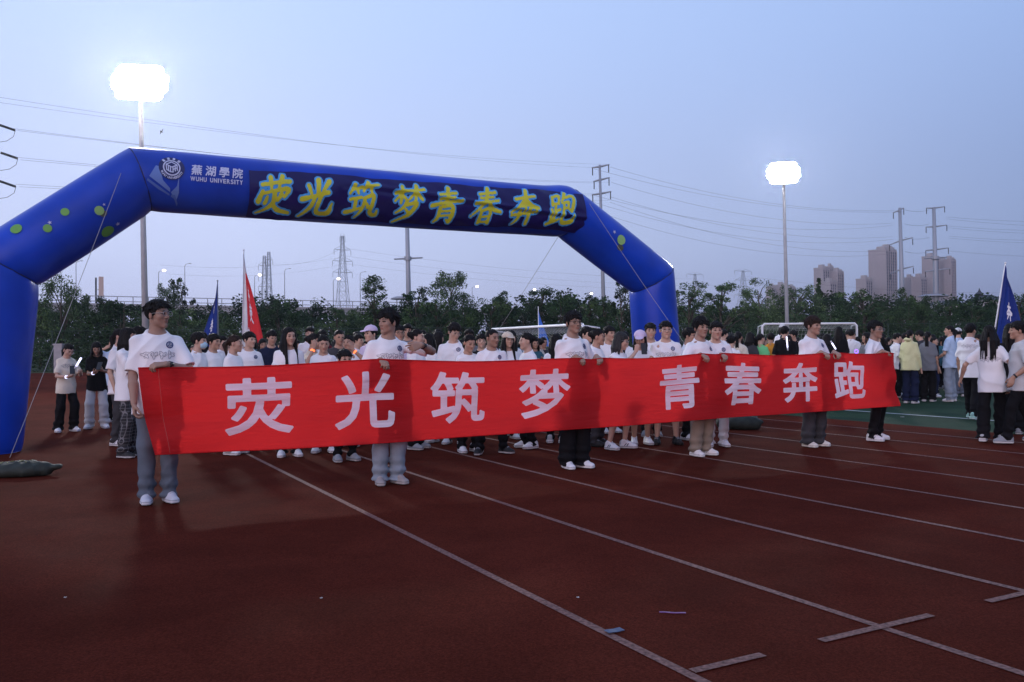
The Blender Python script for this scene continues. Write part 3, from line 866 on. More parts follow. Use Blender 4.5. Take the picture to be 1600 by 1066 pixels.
# ------------------------------------------------------------------ ground, track, field
def sheet(name, pts, z, m, kind='structure'):
    me = bpy.data.meshes.new(name)
    me.from_pydata([(p[0], p[1], z) for p in pts], [], [tuple(range(len(pts)))])
    o = link(name, me, m)
    o['kind'] = kind
    return o
M_GRASSG = mat('rough_grass', (0.045, 0.06, 0.03), 0.95, 0.1, noise=(0.4, 0.4, 8), bump=(6, 0.6, 0.05))
# rubber track: red granules, worn paler and darker in large patches, a few scuffs
M_TRACK = mat('red_rubber', (0.16, 0.035, 0.025), 0.8, 0.06)
nn, ll = M_TRACK.node_tree.nodes, M_TRACK.node_tree.links
bs = nn['Principled BSDF']
tcg = nn.new('ShaderNodeTexCoord')
def nz(scale, detail=4, rough=.55, dist=0.0, vec=None):
    n = nn.new('ShaderNodeTexNoise'); n.inputs['Scale'].default_value = scale; n.inputs['Detail'].default_value = detail
    n.inputs['Roughness'].default_value = rough; n.inputs['Distortion'].default_value = dist
    ll.new(vec or tcg.outputs['Object'], n.inputs['Vector']); return n.outputs['Fac']
def ramp(src, stops, lin=True):
    r_ = nn.new('ShaderNodeValToRGB'); e = r_.color_ramp.elements
    while len(e) < len(stops): e.new(.5)
    for k, (p_, c_) in enumerate(stops): e[k].position = p_; e[k].color = (*c_, 1)
    ll.new(src, r_.inputs[0]); return r_.outputs[0]
def mixc(a, b, fac, mode='MIX'):
    x = nn.new('ShaderNodeMix'); x.data_type = 'RGBA'; x.blend_type = mode
    if isinstance(fac, float): x.inputs['Factor'].default_value = fac
    else: ll.new(fac, x.inputs['Factor'])
    ll.new(a, x.inputs['A']); ll.new(b, x.inputs['B']); return x.outputs['Result']
big = ramp(nz(.35, 5, .6), [(.3, (.058, .0125, .0078)), (.7, (.086, .0190, .0116))])
gran = ramp(nz(95, 3, .8), [(.32, (.58, .56, .56)), (.5, (1, 1, 1)), (.68, (1.5, 1.45, 1.4))])
wear = mixc(ramp(nz(1.6, 6, .65, .4), [(.35, (.88, .88, .88)), (.65, (1.12, 1.11, 1.1))]), ramp(nz(.22, 3, .5, .6), [(.38, (.88, .87, .87)), (.62, (1.12, 1.12, 1.13))]), 1.0, 'MULTIPLY')
c1 = mixc(mixc(big, gran, 1.0, 'MULTIPLY'), wear, 1.0, 'MULTIPLY')
mp = nn.new('ShaderNodeMapping'); mp.inputs['Rotation'].default_value = (0, 0, .95); mp.inputs['Scale'].default_value = (.55, 9, 1)
ll.new(tcg.outputs['Object'], mp.inputs[0])
scuff = ramp(nz(1.5, 7, .75, .8, mp.outputs[0]), [(.69, (0, 0, 0)), (.78, (.016, .011, .012))])
c1 = mixc(c1, scuff, 1.0, 'ADD')
tdf = nn.new('ShaderNodeBsdfDiffuse'); tdf.inputs['Roughness'].default_value = .3
ll.new(c1, tdf.inputs['Color']); tmx = nn.new('ShaderNodeMixShader'); tmx.inputs[0].default_value = .24
ll.new(tdf.outputs[0], tmx.inputs[1]); ll.new(bs.outputs[0], tmx.inputs[2]); ll.new(tmx.outputs[0], nn['Material Output'].inputs[0]); ll.new(c1, bs.inputs['Base Color'])
bp = nn.new('ShaderNodeBump'); bp.inputs['Strength'].default_value = .55; bp.inputs['Distance'].default_value = .006
ll.new(nz(120, 3, .7), bp.inputs['Height']); ll.new(bp.outputs[0], tdf.inputs['Normal'])
rr_ = nn.new('ShaderNodeMapRange'); ll.new(nz(2.0, 6, .6), rr_.inputs[0]); rr_.inputs[3].default_value = .7; rr_.inputs[4].default_value = .95
ll.new(rr_.outputs[0], bs.inputs['Roughness'])
M_TURF = mat('green_turf', (0.012, 0.038, 0.017), 0.9, 0.15, noise=(1.2, 0.25, 8), bump=(40, 0.7, 0.02))
M_LINE = mat('line_paint', (0.175, 0.088, 0.074), 0.8, 0.2, noise=(45, 0.6, 8), bump=(120, 0.4, 0.004))
M_LINEF = mat('field_paint', (0.42, 0.45, 0.45), 0.8, 0.2, noise=(20, 0.15, 6))
G = [(-1500, -80), (1500, -80), (1500, 1300), (-1500, 1300)]
sheet('ground', G, -0.012, M_GRASSG)
sheet('running_track', [ST(-28, -40), ST(12.72, -40), ST(12.72, 68), ST(-28, 68)], -0.006, M_TRACK)
sheet('football_field', [ST(12.72, -60), ST(76, -60), ST(76, 66), ST(12.72, 66)], -0.006, M_TURF)
lines = []
lw = .05
def strip(s0, t0, s1, t1, w=lw):
    a, b = Vector((s0, t0)), Vector((s1, t1)); d = (b - a).normalized(); n = Vector((-d.y, d.x)) * w / 2
    q = [a - n, b - n, b + n, a + n]
    lines.append([ST(p.x, p.y) for p in q])
for k in range(9):
    s = 2.29 + 1.172 * k
    strip(s, -30, s, 60)
# exchange-zone ticks stand 4 mm proud of the lane lines, a mark across every lane line
ticks = []
for k, (a, b) in enumerate(((-.0, .42), (-.40, .36), (-.36, .40), (-.36, .40), (-.36, .40))):
    s = 2.29 + 1.172 * k
    if k == 0: a = .03
    ticks.append([ST(s + a, 2.78 - .024), ST(s + b, 2.78 - .024), ST(s + b, 2.78 + .024), ST(s + a, 2.78 + .024)])
def quads(name, Q, z, m):
    vs, fs = [], []
    for q in Q:
        fs.append(tuple(range(len(vs), len(vs) + 4))); vs += [(p.x, p.y, z) for p in q]
    me = bpy.data.meshes.new(name); me.from_pydata(vs, [], fs)
    o = link(name, me, m); o['kind'] = 'structure'; return o
quads('lane_lines', lines, -0.002, M_LINE)
quads('lane_tick_marks', ticks, 0.001, M_LINE)
lines = []
strip(14.72, -50, 14.72, 60, .11); strip(14.72, 60, 70, 60, .11)
quads('field_lines', lines, -0.002, M_LINEF)
# scraps on the track
def scrap(u, v, w, d, rot, m, label, name='paper_scrap', cat='scrap', th=.0025):
    p = ground_at(u, v)
    b = MB(); n = 5
    pts = [(-w / 2 + w * i / n, th + .0012 * math.sin(i * 1.7)) for i in range(n + 1)]
    vs = []
    for x, z in pts: vs += [(x, -d / 2, z), (x, d / 2, z), (x, d / 2, z + th), (x, -d / 2, z + th)]
    fs = []
    for i in range(n):
        for k in range(4): fs.append((i * 4 + k, i * 4 + (k + 1) % 4, (i + 1) * 4 + (k + 1) % 4, (i + 1) * 4 + k))
    fs += [(3, 2, 1, 0), (n * 4, n * 4 + 1, n * 4 + 2, n * 4 + 3)]
    b.add(vs, fs)
    o = b.build(name, m, None, False, (p.x, p.y, .002)); o.rotation_euler = (0, 0, rot)
    return tag(o, label, cat)
M_TAPEB = mat('blue_tape', (0.07, 0.10, 0.17), .6); M_LIL = mat('purple_plastic', (.14, .045, .18), .35); M_PAPER = mat('white_paper', (.42, .42, .42), .8)
scrap(960, 987, .085, .045, .45, M_TAPEB, 'short piece of blue tape stuck beside the nearest lane line', 'tape_piece', 'tape')
scrap(1051, 959, .13, .014, -.15, M_LIL, 'thin purple plastic strip lying between two lane lines', 'plastic_strip', 'plastic strip')
scrap(903, 935, .012, .012, .3, M_PAPER, 'tiny white paper speck between the two nearest lane lines')
scrap(502, 936, .012, .010, .9, M_PAPER, 'tiny white paper speck left of the nearest lane line, under the first letter')
scrap(102, 935, .013, .011, .1, M_PAPER, 'tiny white paper speck on the bare red track at far left')
scrap(1410, 652, .06, .05, .1, M_PAPER, 'small white paper scrap lying on the green turf edge')

# ------------------------------------------------------------------ lettering helpers
def text_mesh(s, size, bold=0.0, shear=0.0):
    cu = bpy.data.curves.new('lettering', 'FONT')
    cu.body = s; cu.size = size; cu.offset = bold; cu.shear = shear
    cu.align_x = 'CENTER'; cu.resolution_u = 4; cu.fill_mode = 'FRONT'
    o = bpy.data.objects.new('lettering', cu); COL.objects.link(o)
    dg = bpy.context.evaluated_depsgraph_get()
    me = bpy.data.meshes.new_from_object(o.evaluated_get(dg))
    bpy.data.objects.remove(o); bpy.data.curves.remove(cu)
    bm = bmesh.new(); bm.from_mesh(me); bpy.data.meshes.remove(me)
    return bm
def fit(bm, x0, x1, y0, y1):
    xs = [v.co.x for v in bm.verts]; ys = [v.co.y for v in bm.verts]
    a, b, c, d = min(xs), max(xs), min(ys), max(ys)
    for v in bm.verts:
        v.co.x = x0 + (v.co.x - a) / (b - a) * (x1 - x0); v.co.y = y0 + (v.co.y - c) / (d - c) * (y1 - y0); v.co.z = 0
def dice(bm, st):
    for ax in (0, 1):
        vals = [v.co[ax] for v in bm.verts]
        if not vals: return
        x = math.floor(min(vals) / st) * st + st
        while x < max(vals):
            no = [0, 0, 0]; no[ax] = 1; co = [0, 0, 0]; co[ax] = x
            bmesh.ops.bisect_plane(bm, geom=bm.verts[:] + bm.edges[:] + bm.faces[:], plane_co=co, plane_no=no)
            x += st
def stroke(bm, pts, grow=0.0, z=0.0, m=16, sx=1.0, sy=1.0, ox=0.0, oy=0.0):
    """a brush stroke of changing width through (x, y, w) points (y down, 0..100)"""
    P = [np.array(p, float) for p in pts]
    Q = [2 * P[0] - P[1]] + P + [2 * P[-1] - P[-2]]
    S_ = []
    for i in range(1, len(Q) - 2):
        for k in range(m):
            t = k / m
            S_.append(0.5 * ((2 * Q[i]) + (-Q[i - 1] + Q[i + 1]) * t + (2 * Q[i - 1] - 5 * Q[i] + 4 * Q[i + 1] - Q[i + 2]) * t * t + (-Q[i - 1] + 3 * Q[i] - 3 * Q[i + 1] + Q[i + 2]) * t ** 3))
    S_.append(P[-1]); S_ = np.array(S_)
    w = np.maximum(S_[:, 2], 1.5) * .62 + grow
    d = np.gradient(S_[:, :2], axis=0); d /= np.linalg.norm(d, axis=1)[:, None] + 1e-9
    n = np.stack([-d[:, 1], d[:, 0]], 1)
    Lf = S_[:, :2] + n * w[:, None]; Rt = S_[:, :2] - n * w[:, None]
    cap = lambda c, dd, nn_, ww: [c + (nn_ * math.cos(a) + dd * math.sin(a)) * ww for a in np.linspace(0, PI, 7)]
    c1 = cap(S_[-1, :2], d[-1], n[-1], w[-1]); c0 = cap(S_[0, :2], -d[0], -n[0], w[0])
    tr = lambda p: bm.verts.new((ox + p[0] * sx, oy - p[1] * sy, z))
    vl = [tr(p) for p in Lf]; vr = [tr(p) for p in Rt]
    for i in range(len(vl) - 1): bm.faces.new((vl[i], vr[i], vr[i + 1], vl[i + 1]))
    v = [tr(p) for p in c1[1:-1]]; bm.faces.new([vl[-1]] + v + [vr[-1]])
    v = [tr(p) for p in c0[1:-1]]; bm.faces.new([vr[0]] + v + [vl[0]])
def grid_letter(bm, fn, x0, x1, y0, y1, res, z=0.0):
    """mesh of the region fn < 0 with smooth outlines (fn takes arrays of x and y)"""
    xs = np.arange(x0, x1 + res, res); ys = np.arange(y0, y1 + res, res)
    X, Y = np.meshgrid(xs, ys, indexing='ij'); f = fn(X, Y)
    ins = f < 0; nx_, ny_ = f.shape
    c = ins[:-1, :-1].astype(int) + ins[1:, :-1] + ins[:-1, 1:] + ins[1:, 1:]
    idx = {}
    def vert(i, j):
        k = (i, j)
        if k in idx: return idx[k]
        if c[i, j] == 4: px, py = xs[i] + res / 2, ys[j] + res / 2
        else:
            sx_ = sy_ = n_ = 0
            for (a, b), (d, e) in (((0, 0), (1, 0)), ((0, 1), (1, 1)), ((0, 0), (0, 1)), ((1, 0), (1, 1))):
                u_, v_ = f[i + a, j + b], f[i + d, j + e]
                if (u_ < 0) != (v_ < 0):
                    t = u_ / (u_ - v_); sx_ += a + (d - a) * t; sy_ += b + (e - b) * t; n_ += 1
            px, py = xs[i] + res * sx_ / n_, ys[j] + res * sy_ / n_
        idx[k] = bm.verts.new((px, py, z)); return idx[k]
    for i, j in np.argwhere(ins[1:-1, 1:-1]) + 1:
        bm.faces.new((vert(i - 1, j - 1), vert(i, j - 1), vert(i, j), vert(i - 1, j)))
def glyph_fn(ch, x0, x1, y0, y1, grow, lean_=0.0):
    cu = bpy.data.curves.new('lettering', 'FONT'); cu.body = ch; cu.size = 1.0
    o = bpy.data.objects.new('lettering', cu); COL.objects.link(o)
    dg = bpy.context.evaluated_depsgraph_get()
    loops = []
    for sp_ in o.evaluated_get(dg).to_curve(dg).splines:
        B = sp_.bezier_points; lp = []
        for k in range(len(B)):
            a, b = B[k], B[(k + 1) % len(B)]
            for t in (0, .25, .5, .75):
                q = a.co * (1 - t) ** 3 + a.handle_right * 3 * t * (1 - t) ** 2 + b.handle_left * 3 * t * t * (1 - t) + b.co * t ** 3
                lp.append((q.x, q.y))
        loops.append(lp)
    o.to_curve_clear(); bpy.data.objects.remove(o); bpy.data.curves.remove(cu)
    xs = [p[0] for l_ in loops for p in l_]; ys = [p[1] for l_ in loops for p in l_]; a, b, c, d = min(xs), max(xs), min(ys), max(ys)
    gx, gy = grow, grow
    E = []
    for l_ in loops:
        m_ = []
        for x, y in l_:
            px = x0 + gx + (x - a) / (b - a) * (x1 - x0 - 2 * gx); py = y0 + gy + (y - c) / (d - c) * (y1 - y0 - 2 * gy)
            m_.append((px + lean_ * (py - y0), py))
        for k in range(len(m_)):
            if m_[k] != m_[(k + 1) % len(m_)]: E.append((m_[k], m_[(k + 1) % len(m_)]))
    E = np.array(E)
    def fn(X, Y):
        X = X + 1.7e-5; Y = Y + 2.3e-5
        dist = np.full(X.shape, 9.0); cross = np.zeros(X.shape, dtype=int)
        for (p0, p1) in E:
            d_ = p1 - p0; L = max(1e-12, d_ @ d_)
            t = np.clip(((X - p0[0]) * d_[0] + (Y - p0[1]) * d_[1]) / L, 0, 1)
            dist = np.minimum(dist, np.hypot(X - p0[0] - t * d_[0], Y - p0[1] - t * d_[1]))
            m_ = (p0[1] > Y) != (p1[1] > Y)
            if abs(d_[1]) > 1e-12: cross += (m_ & (X < p0[0] + (Y - p0[1]) * d_[0] / d_[1])) * (1 if d_[1] > 0 else -1)
        return np.where(cross != 0, -dist, dist) - grow
    return fn
def glyph(ch, x0, x1, y0, y1, grow, res, lean_=0.0):
    bm = bmesh.new(); w_ = lean_ * (y1 - y0)
    grid_letter(bm, glyph_fn(ch, x0, x1, y0, y1, grow, lean_), x0 - 3 * res, x1 + w_ + 3 * res, y0 - 3 * res, y1 + 3 * res, res)
    return bm
def brush_fn(strokes, sx, sy, ox, oy, grow, seed=0):
    pts = []
    for st_ in strokes:
        P = [np.array(p, float) for p in st_]; Q = [2 * P[0] - P[1]] + P + [2 * P[-1] - P[-2]]
        for i in range(1, len(Q) - 2):
            for k in range(9):
                t = k / 8
                pts.append(0.5 * ((2 * Q[i]) + (-Q[i - 1] + Q[i + 1]) * t + (2 * Q[i - 1] - 5 * Q[i] + 4 * Q[i + 1] - Q[i + 2]) * t * t + (-Q[i - 1] + 3 * Q[i] - 3 * Q[i + 1] + Q[i + 2]) * t ** 3))
    pts = np.array(pts); sm = (sx + sy) / 2
    px_, py_ = pts[:, 0].copy(), pts[:, 1].copy()                    # slanted, rising brush hand
    pts[:, 0] = px_ + .10 * (50 - py_); pts[:, 1] = py_ - .10 * (px_ - 50)
    def fn(X, Y):
        d = np.full(X.shape, 9.0)
        for x, y, w in pts:
            d = np.minimum(d, np.hypot((X - ox - x * sx), (Y - oy + y * sy)) - max(w, 2.0) * .63 * sm)
        return d - grow + .004 * np.sin(X * 70 + seed) * np.sin(Y * 60 + 2 * seed)
    return fn
BRUSH = [
 [[(12,20,9),(50,16,8),(90,14,10)], [(34,2,10),(38,28,7)], [(68,0,11),(60,28,6)], [(14,36,8),(6,60,12)], [(14,42,7),(50,36,8),(88,34,11),(80,54,6)], [(30,50,6),(26,66,10)], [(70,46,10),(60,62,6)], [(50,44,11),(46,72,10),(8,96,6)], [(48,70,7),(66,88,11),(98,97,9)]],
 [[(48,2,12),(50,42,9)], [(20,16,9),(30,36,7)], [(80,8,12),(62,36,6)], [(4,50,12),(50,42,8),(80,36,10)], [(42,48,9),(30,76,9),(4,98,6)], [(60,44,10),(52,78,10),(62,94,12),(90,92,12),(96,66,5)]],
 [[(20,4,9),(6,26,6)], [(14,16,7),(44,12,7)], [(28,18,8),(32,28,6)], [(60,0,9),(48,22,6)], [(58,12,7),(92,8,8)], [(70,14,8),(74,26,6)], [(10,42,8),(42,38,7)], [(27,42,9),(26,68,8)], [(2,78,11),(46,66,6)], [(54,40,9),(50,70,8),(34,96,5)], [(54,40,7),(80,36,10),(78,80,10),(96,92,10),(99,76,5)], [(62,56,7),(68,66,9)]],
 [[(4,16,8),(44,12,7)], [(24,0,10),(24,42,8)], [(24,18,6),(4,36,6)], [(26,20,6),(40,34,7)], [(52,12,8),(98,10,8)], [(72,-2,10),(72,42,8)], [(70,16,6),(52,34,6)], [(74,18,6),(94,36,9)], [(44,40,9),(36,54,8),(14,70,5)], [(40,50,7),(76,46,10),(56,76,10),(14,100,6)], [(44,60,6),(54,70,8)]],
 [[(22,16,8),(78,12,8)], [(26,28,7),(74,25,7)], [(0,46,10),(50,38,8),(100,36,8)], [(50,-2,11),(50,40,8)], [(30,54,10),(28,82,9),(20,98,5)], [(30,52,7),(70,50,10),(70,94,11),(58,90,5)], [(34,64,6),(66,63,6)], [(34,77,6),(66,76,6)]],
 [[(22,12,8),(78,9,8)], [(26,24,7),(72,22,7)], [(10,38,9),(92,33,8)], [(50,-4,10),(44,34,9),(0,74,6)], [(52,34,7),(74,56,11),(104,66,8)], [(34,60,9),(34,98,9)], [(34,60,7),(66,58,9),(66,98,9)], [(36,78,6),(64,77,6)], [(34,95,7),(66,94,7)]],
 [[(14,22,9),(84,17,8)], [(52,-4,11),(42,30,9),(2,60,6)], [(50,24,8),(74,44,11),(102,52,8)], [(28,44,7),(70,41,7)], [(50,34,9),(50,58,7)], [(6,68,9),(96,62,9)], [(34,56,9),(30,80,9),(14,98,5)], [(68,54,10),(68,100,9)]],
 [[(8,12,8),(10,36,8)], [(8,12,7),(36,8,9),(33,34,7)], [(10,34,6),(34,32,6)], [(22,36,8),(22,80,8)], [(24,54,6),(40,50,7)], [(9,50,8),(10,84,8)], [(0,92,9),(42,78,6)], [(62,-2,10),(46,32,6)], [(56,16,7),(94,12,10),(90,54,10),(78,52,5)], [(54,32,7),(74,30,8),(73,48,7)], [(56,48,6),(74,46,6)], [(56,32,8),(54,70,9),(60,90,11),(94,88,11),(99,68,5)]],
]

# ------------------------------------------------------------------ inflatable arch
ARCH_T, AR = 13.6, .452
NODES = [(-.75, 0.0), (-.52, 2.50), (1.20, 3.84), (8.5, 3.85), (10.44, 2.68), (10.65, 0.0)]
NP = [ST(s, ARCH_T, z) for s, z in NODES]
M_ARCH = mat('blue_vinyl', (0.006, 0.046, 0.42), 0.33, 0.22, coat=0.06, noise=(1.3, 0.22, 3), bump=(5, 0.12, 0.02))
M_SEAM = mat('dark_blue_seam', (0.010, 0.016, 0.10), 0.6)
arch = empty('inflatable_arch', ST(5.0, ARCH_T), A28, 'blue inflatable arch with five tube segments spanning the running track', 'inflatable arch')
AINV = arch.matrix_basis.inverted()
arch_rot_inv = Matrix.Rotation(-A28, 4, 'Z') @ Matrix.Translation(-ST(5.0, ARCH_T))
def AL(p): return arch_rot_inv @ Vector(p)
dirs = [(NP[i + 1] - NP[i]).normalized() for i in range(5)]
def ring_at(p, d, plane_n, R, n=40):
    """circle of radius R round axis d through p, sheared onto the mitre plane"""
    out = LV * -1.0
    up = d.cross(LV).normalized()
    if up.z < 0: up = -up
    pts = []
    for k in range(n):
        a = 2 * PI * k / n
        q = p + (out * math.cos(a) + up * math.sin(a)) * R
        t = (p - q).dot(plane_n) / d.dot(plane_n)
        pts.append((q, t))
    return pts
upz = Vector((0, 0, 1))
planes = [upz] + [(dirs[i] + dirs[i + 1]).normalized() for i in range(4)] + [-upz]
seg_names = ['tube_leg', 'tube_shoulder', 'tube_beam', 'tube_shoulder', 'tube_leg']
arng = np.random.default_rng(3)
for i in range(5):
    a, b, d = NP[i], NP[i + 1], dirs[i]
    L = (b - a).length; m = max(10, int(L / .12)); n = 40
    r0 = ring_at(a, d, planes[i], AR, n); r1 = ring_at(b, d, planes[i + 1], AR, n)
    out = LV * -1.0; up = d.cross(LV).normalized()
    if up.z < 0: up = -up
    vs, fs = [], []
    ph = arng.uniform(0, 6.28, 5)
    for j in range(m + 1):
        t = j / m
        t = .5 - .5 * math.cos(PI * t) if j not in (0, m) else t
        for k in range(n):
            ang = 2 * PI * k / n
            q0 = r0[k][0] + d * r0[k][1]; q1 = r1[k][0] + d * r1[k][1]
            q = q0.lerp(q1, t)
            ax = a + d * (q - a).dot(d)
            e = min(t, 1 - t) * L
            s_ = .962 + .038 * min(1, math.sqrt(e / .16)) + .012 * math.sin(PI * t)
            pucker = .013 * math.exp(-e / .16) * math.sin(ang * 13 + ph[0] + 2 * math.sin(ang * 3)) + .006 * math.exp(-e / .3) * math.sin(ang * 7 + ph[3] + e * 8)
            s_ += pucker + .004 * math.sin(ang * 3 + t * L * 2.0 + ph[1]) + .003 * math.sin(ang * 5 - t * L * 4.1 + ph[2])
            if i == 2:                      # slack bulge and fold at the right end of the beam
                x = t * L
                s_ += .10 * math.exp(-((x - 7.05) / .28) ** 2) * max(0, math.sin(ang)) - .05 * math.exp(-((x - 7.32) / .10) ** 2) * max(0, math.sin(ang))
            vs.append(AL(ax + (q - ax) * s_))
        if j: fs += [((j - 1) * n + k, (j - 1) * n + (k + 1) % n, j * n + (k + 1) % n, j * n + k) for k in range(n)]
    if i in (0, 4):
        base = 0 if i == 0 else m * n
        fs.append(tuple(range(base, base + n)))
    me = bpy.data.meshes.new('tube'); me.from_pydata(vs, [], fs)
    link(seg_names[i], me, M_ARCH, arch, True)
for i in range(1, 5):
    r0 = ring_at(NP[i], dirs[i], planes[i], AR * .962, 40)
    pts = [AL(q + dirs[i] * t) for q, t in r0]
    b = MB(); b.tube(pts + [pts[0]], .010, 6, cap=False); b.build('seam', M_SEAM, arch, True)
def on_arch(i, x, arc, lift):
    """point on tube i at x metres along its axis, arc metres above its front line"""
    d = dirs[i]; out = LV * -1.0; up = d.cross(LV).normalized()
    if up.z < 0: up = -up
    f = arc / AR
    return AL(NP[i] + d * x + (out * math.cos(f) + up * math.sin(f)) * (AR * 1.022 + lift))
def wrap(bm, name, i, lift, m, parent=arch, disp=None, st=.05, tr=None):
    dice(bm, st)
    for v in bm.verts:
        x, y, z = v.co
        l = lift + z + (disp(x, y) if disp else 0)
        v.co = on_arch(i, x, y, l)
    me = bpy.data.meshes.new(name); bm.to_mesh(me); bm.free()
    o = link(name, me, m)
    if parent is not None: o.parent = parent
    else: o.matrix_world = Matrix.Translation(ST(5.0, ARCH_T)) @ Matrix.Rotation(A28, 4, 'Z')
    return o
def bm_disc(cx, cy, r, r0=0.0, n=36, ry=None):
    bm = bmesh.new(); ry = ry or r
    o = [bm.verts.new((cx + r * math.cos(2 * PI * k / n), cy + ry * math.sin(2 * PI * k / n), 0)) for k in range(n)]
    if r0:
        q = [bm.verts.new((cx + r0 * math.cos(2 * PI * k / n), cy + r0 * ry / r * math.sin(2 * PI * k / n), 0)) for k in range(n)]
        for k in range(n): bm.faces.new((o[k], o[(k + 1) % n], q[(k + 1) % n], q[k]))
    else: bm.faces.new(o)
    return bm
def bm_star(cx, cy, r, rot=.3):
    bm = bmesh.new()
    bm.faces.new([bm.verts.new((cx + (r if k % 2 == 0 else r * .42) * math.sin(PI * k / 5 + rot), cy + (r if k % 2 == 0 else r * .42) * math.cos(PI * k / 5 + rot), 0)) for k in range(10)])
    return bm
def bm_poly(pts):
    bm = bmesh.new(); bm.faces.new([bm.verts.new((x, y, 0)) for x, y in pts]); return bm
M_DOT = mat('green_dot_print', (0.13, 0.34, 0.06), .45, .4)
M_DOTL = mat('pale_green_dot_print', (0.26, 0.46, 0.15), .45, .4)
M_STAR = mat('pale_star_print', (0.42, 0.44, 0.62), .45, .4)
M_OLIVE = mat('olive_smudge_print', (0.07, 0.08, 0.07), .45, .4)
M_LOGO = mat('pale_lettering_print', (0.50, 0.55, 0.74), .45, .4)
M_LOGOD = mat('navy_emblem_print', (0.012, 0.018, 0.11), .45, .4)
M_BOOK = mat('pale_blue_book_print', (0.07, 0.14, 0.44), .45, .4)
M_BOOKL = mat('lighter_book_page_print', (0.12, 0.21, 0.52), .45, .4)
for x, y, r, mm in ((1.04, .128, .055, M_DOT), (.73, .07, .055, M_DOT), (1.40, -.091, .062, M_DOTL), (1.33, -.42, .092, M_DOT), (.43, .30, .075, M_DOT)):
    wrap(bm_disc(x, y, r), 'green_dot', 1, .004, mm)
for x, y, r in ((.80, .115, .030), (1.50, -.06, .022), (1.50, -.40, .036)):
    wrap(bm_star(x, y, r), 'star', 1, .004, M_STAR)
wrap(bm_disc(1.03, .03, .092), 'green_dot', 3, .006, M_DOTL); wrap(bm_disc(1.09, -.10, .07, 0, 30, .055), 'olive_smudge', 3, .003, M_OLIVE)
wrap(bm_disc(1.42, -.155, .048, 0, 30, .04), 'olive_smudge', 1, .003, M_OLIVE)  # olive smudges printed just below the pale green dots
wrap(bm_star(.83, .07, .042), 'star', 3, .005, M_STAR)
# emblem, book and lettering on the beam
bm = bm_disc(.38, .125, .175); wrap(bm, 'emblem', 2, .006, M_LOGOD)
bm = bm_disc(.38, .125, .118, 0.0); wrap(bm, 'emblem_ring', 2, .0075, M_LOGO)
bm = bm_disc(.38, .125, .100, 0.0); wrap(bm, 'emblem_field', 2, .009, M_LOGOD)
def bars(segs, w):
    bm = bmesh.new()
    for k, (x0, y0, x1, y1) in enumerate(segs):
        a, b = Vector((x0, y0)), Vector((x1, y1)); d = (b - a).normalized(); n = Vector((-d.y, d.x)) * w / 2
        a -= d * w * .3; b += d * w * .3
        bm.faces.new([bm.verts.new((q.x, q.y, .0003 * k)) for q in (a - n, b - n, b + n, a + n)])
    return bm
ex, ey, q = .38, .125, .085
hx = [(ex + q * math.sin(PI / 3 * k), ey + q * math.cos(PI / 3 * k)) for k in range(6)]
sg = []
sg += [(hx[0] + hx[1]), (hx[0] + hx[5]), (hx[1] + (ex, ey + .005)), (hx[5] + (ex, ey + .005))]
# W and H on the two faces of the cube, U between
sg += [(ex - .074, ey + .030, ex - .068, ey - .038), (ex - .068, ey - .038, ex - .045, ey - .05), (ex - .045, ey + .018, ex - .045, ey - .052), (ex - .045, ey - .052, ex - .018, ey - .066), (ex - .018, ey + .004, ex - .018, ey - .066),
       (ex + .016, ey + .004, ex + .016, ey - .068), (ex + .045, ey + .018, ex + .045, ey - .052), (ex + .016, ey - .030, ex + .045, ey - .016), (ex + .045, ey - .016, ex + .072, ey - .002), (ex + .072, ey + .030, ex + .072, ey - .04), (ex - .018, ey - .066, ex + .016, ey - .068)]
wrap(bars(sg, .0135), 'emblem_monogram', 2, .0105, M_LOGO)
for s_, a0, a1 in (('蕪湖學院', 2.35, .80), ('WUHU UNIVERSITY', 3.60, 5.82)):
    n_ = len(s_); bmT = bmesh.new()
    for k, ch in enumerate(s_):
        if ch == ' ': continue
        a = a0 + (a1 - a0) * k / (n_ - 1)
        sz = .017 if n_ > 5 else .023
        g_ = glyph(ch, -sz * (.8 if ch != 'I' else .25), sz * (.8 if ch != 'I' else .25), -sz, sz, .0014, .0022)
        rot = (a - PI / 2) if n_ < 6 else (a + PI / 2)
        for v in g_.verts:
            x, y = v.co.x, v.co.y
            v.co.x = ex + .147 * math.cos(a) + x * math.cos(rot) - y * math.sin(rot); v.co.y = ey + .147 * math.sin(a) + x * math.sin(rot) + y * math.cos(rot)
        me = bpy.data.meshes.new('t'); g_.to_mesh(me); g_.free(); bmT.from_mesh(me); bpy.data.meshes.remove(me)
    wrap(bmT, 'emblem_lettering', 2, .0085, M_LOGO, arch, None, 50)
def page(pts, nm, lift, m): return wrap(bm_poly(pts), nm, 2, lift, m)
page([(.17, .14), (.215, .13), (.26, -.06), (.36, -.17), (.36, -.22), (.22, -.12), (.08, -.02)], 'book_page', .0025, M_BOOKL)
page([(.375, -.22), (.45, -.13), (.475, .0), (.48, -.22), (.45, -.36), (.37, -.22)], 'book_page', .003, M_BOOKL)
page([(.06, -.05), (.21, -.15), (.355, -.25), (.355, -.275), (.20, -.19), (.05, -.08)], 'book_cover', .0035, M_BOOK)
page([(.375, -.26), (.43, -.26), (.475, -.40), (.47, -.46), (.42, -.32), (.375, -.29)], 'book_cover', .0035, M_BOOK)
for k, ch in enumerate('蕪湖學院'):
    x = .64 + .192 * k
    wrap(glyph(ch, x, x + .145, .045, .205, .0035, .0035, .12), 'lettering', 2, .004, M_LOGO, arch, None, 50)
xx = .63
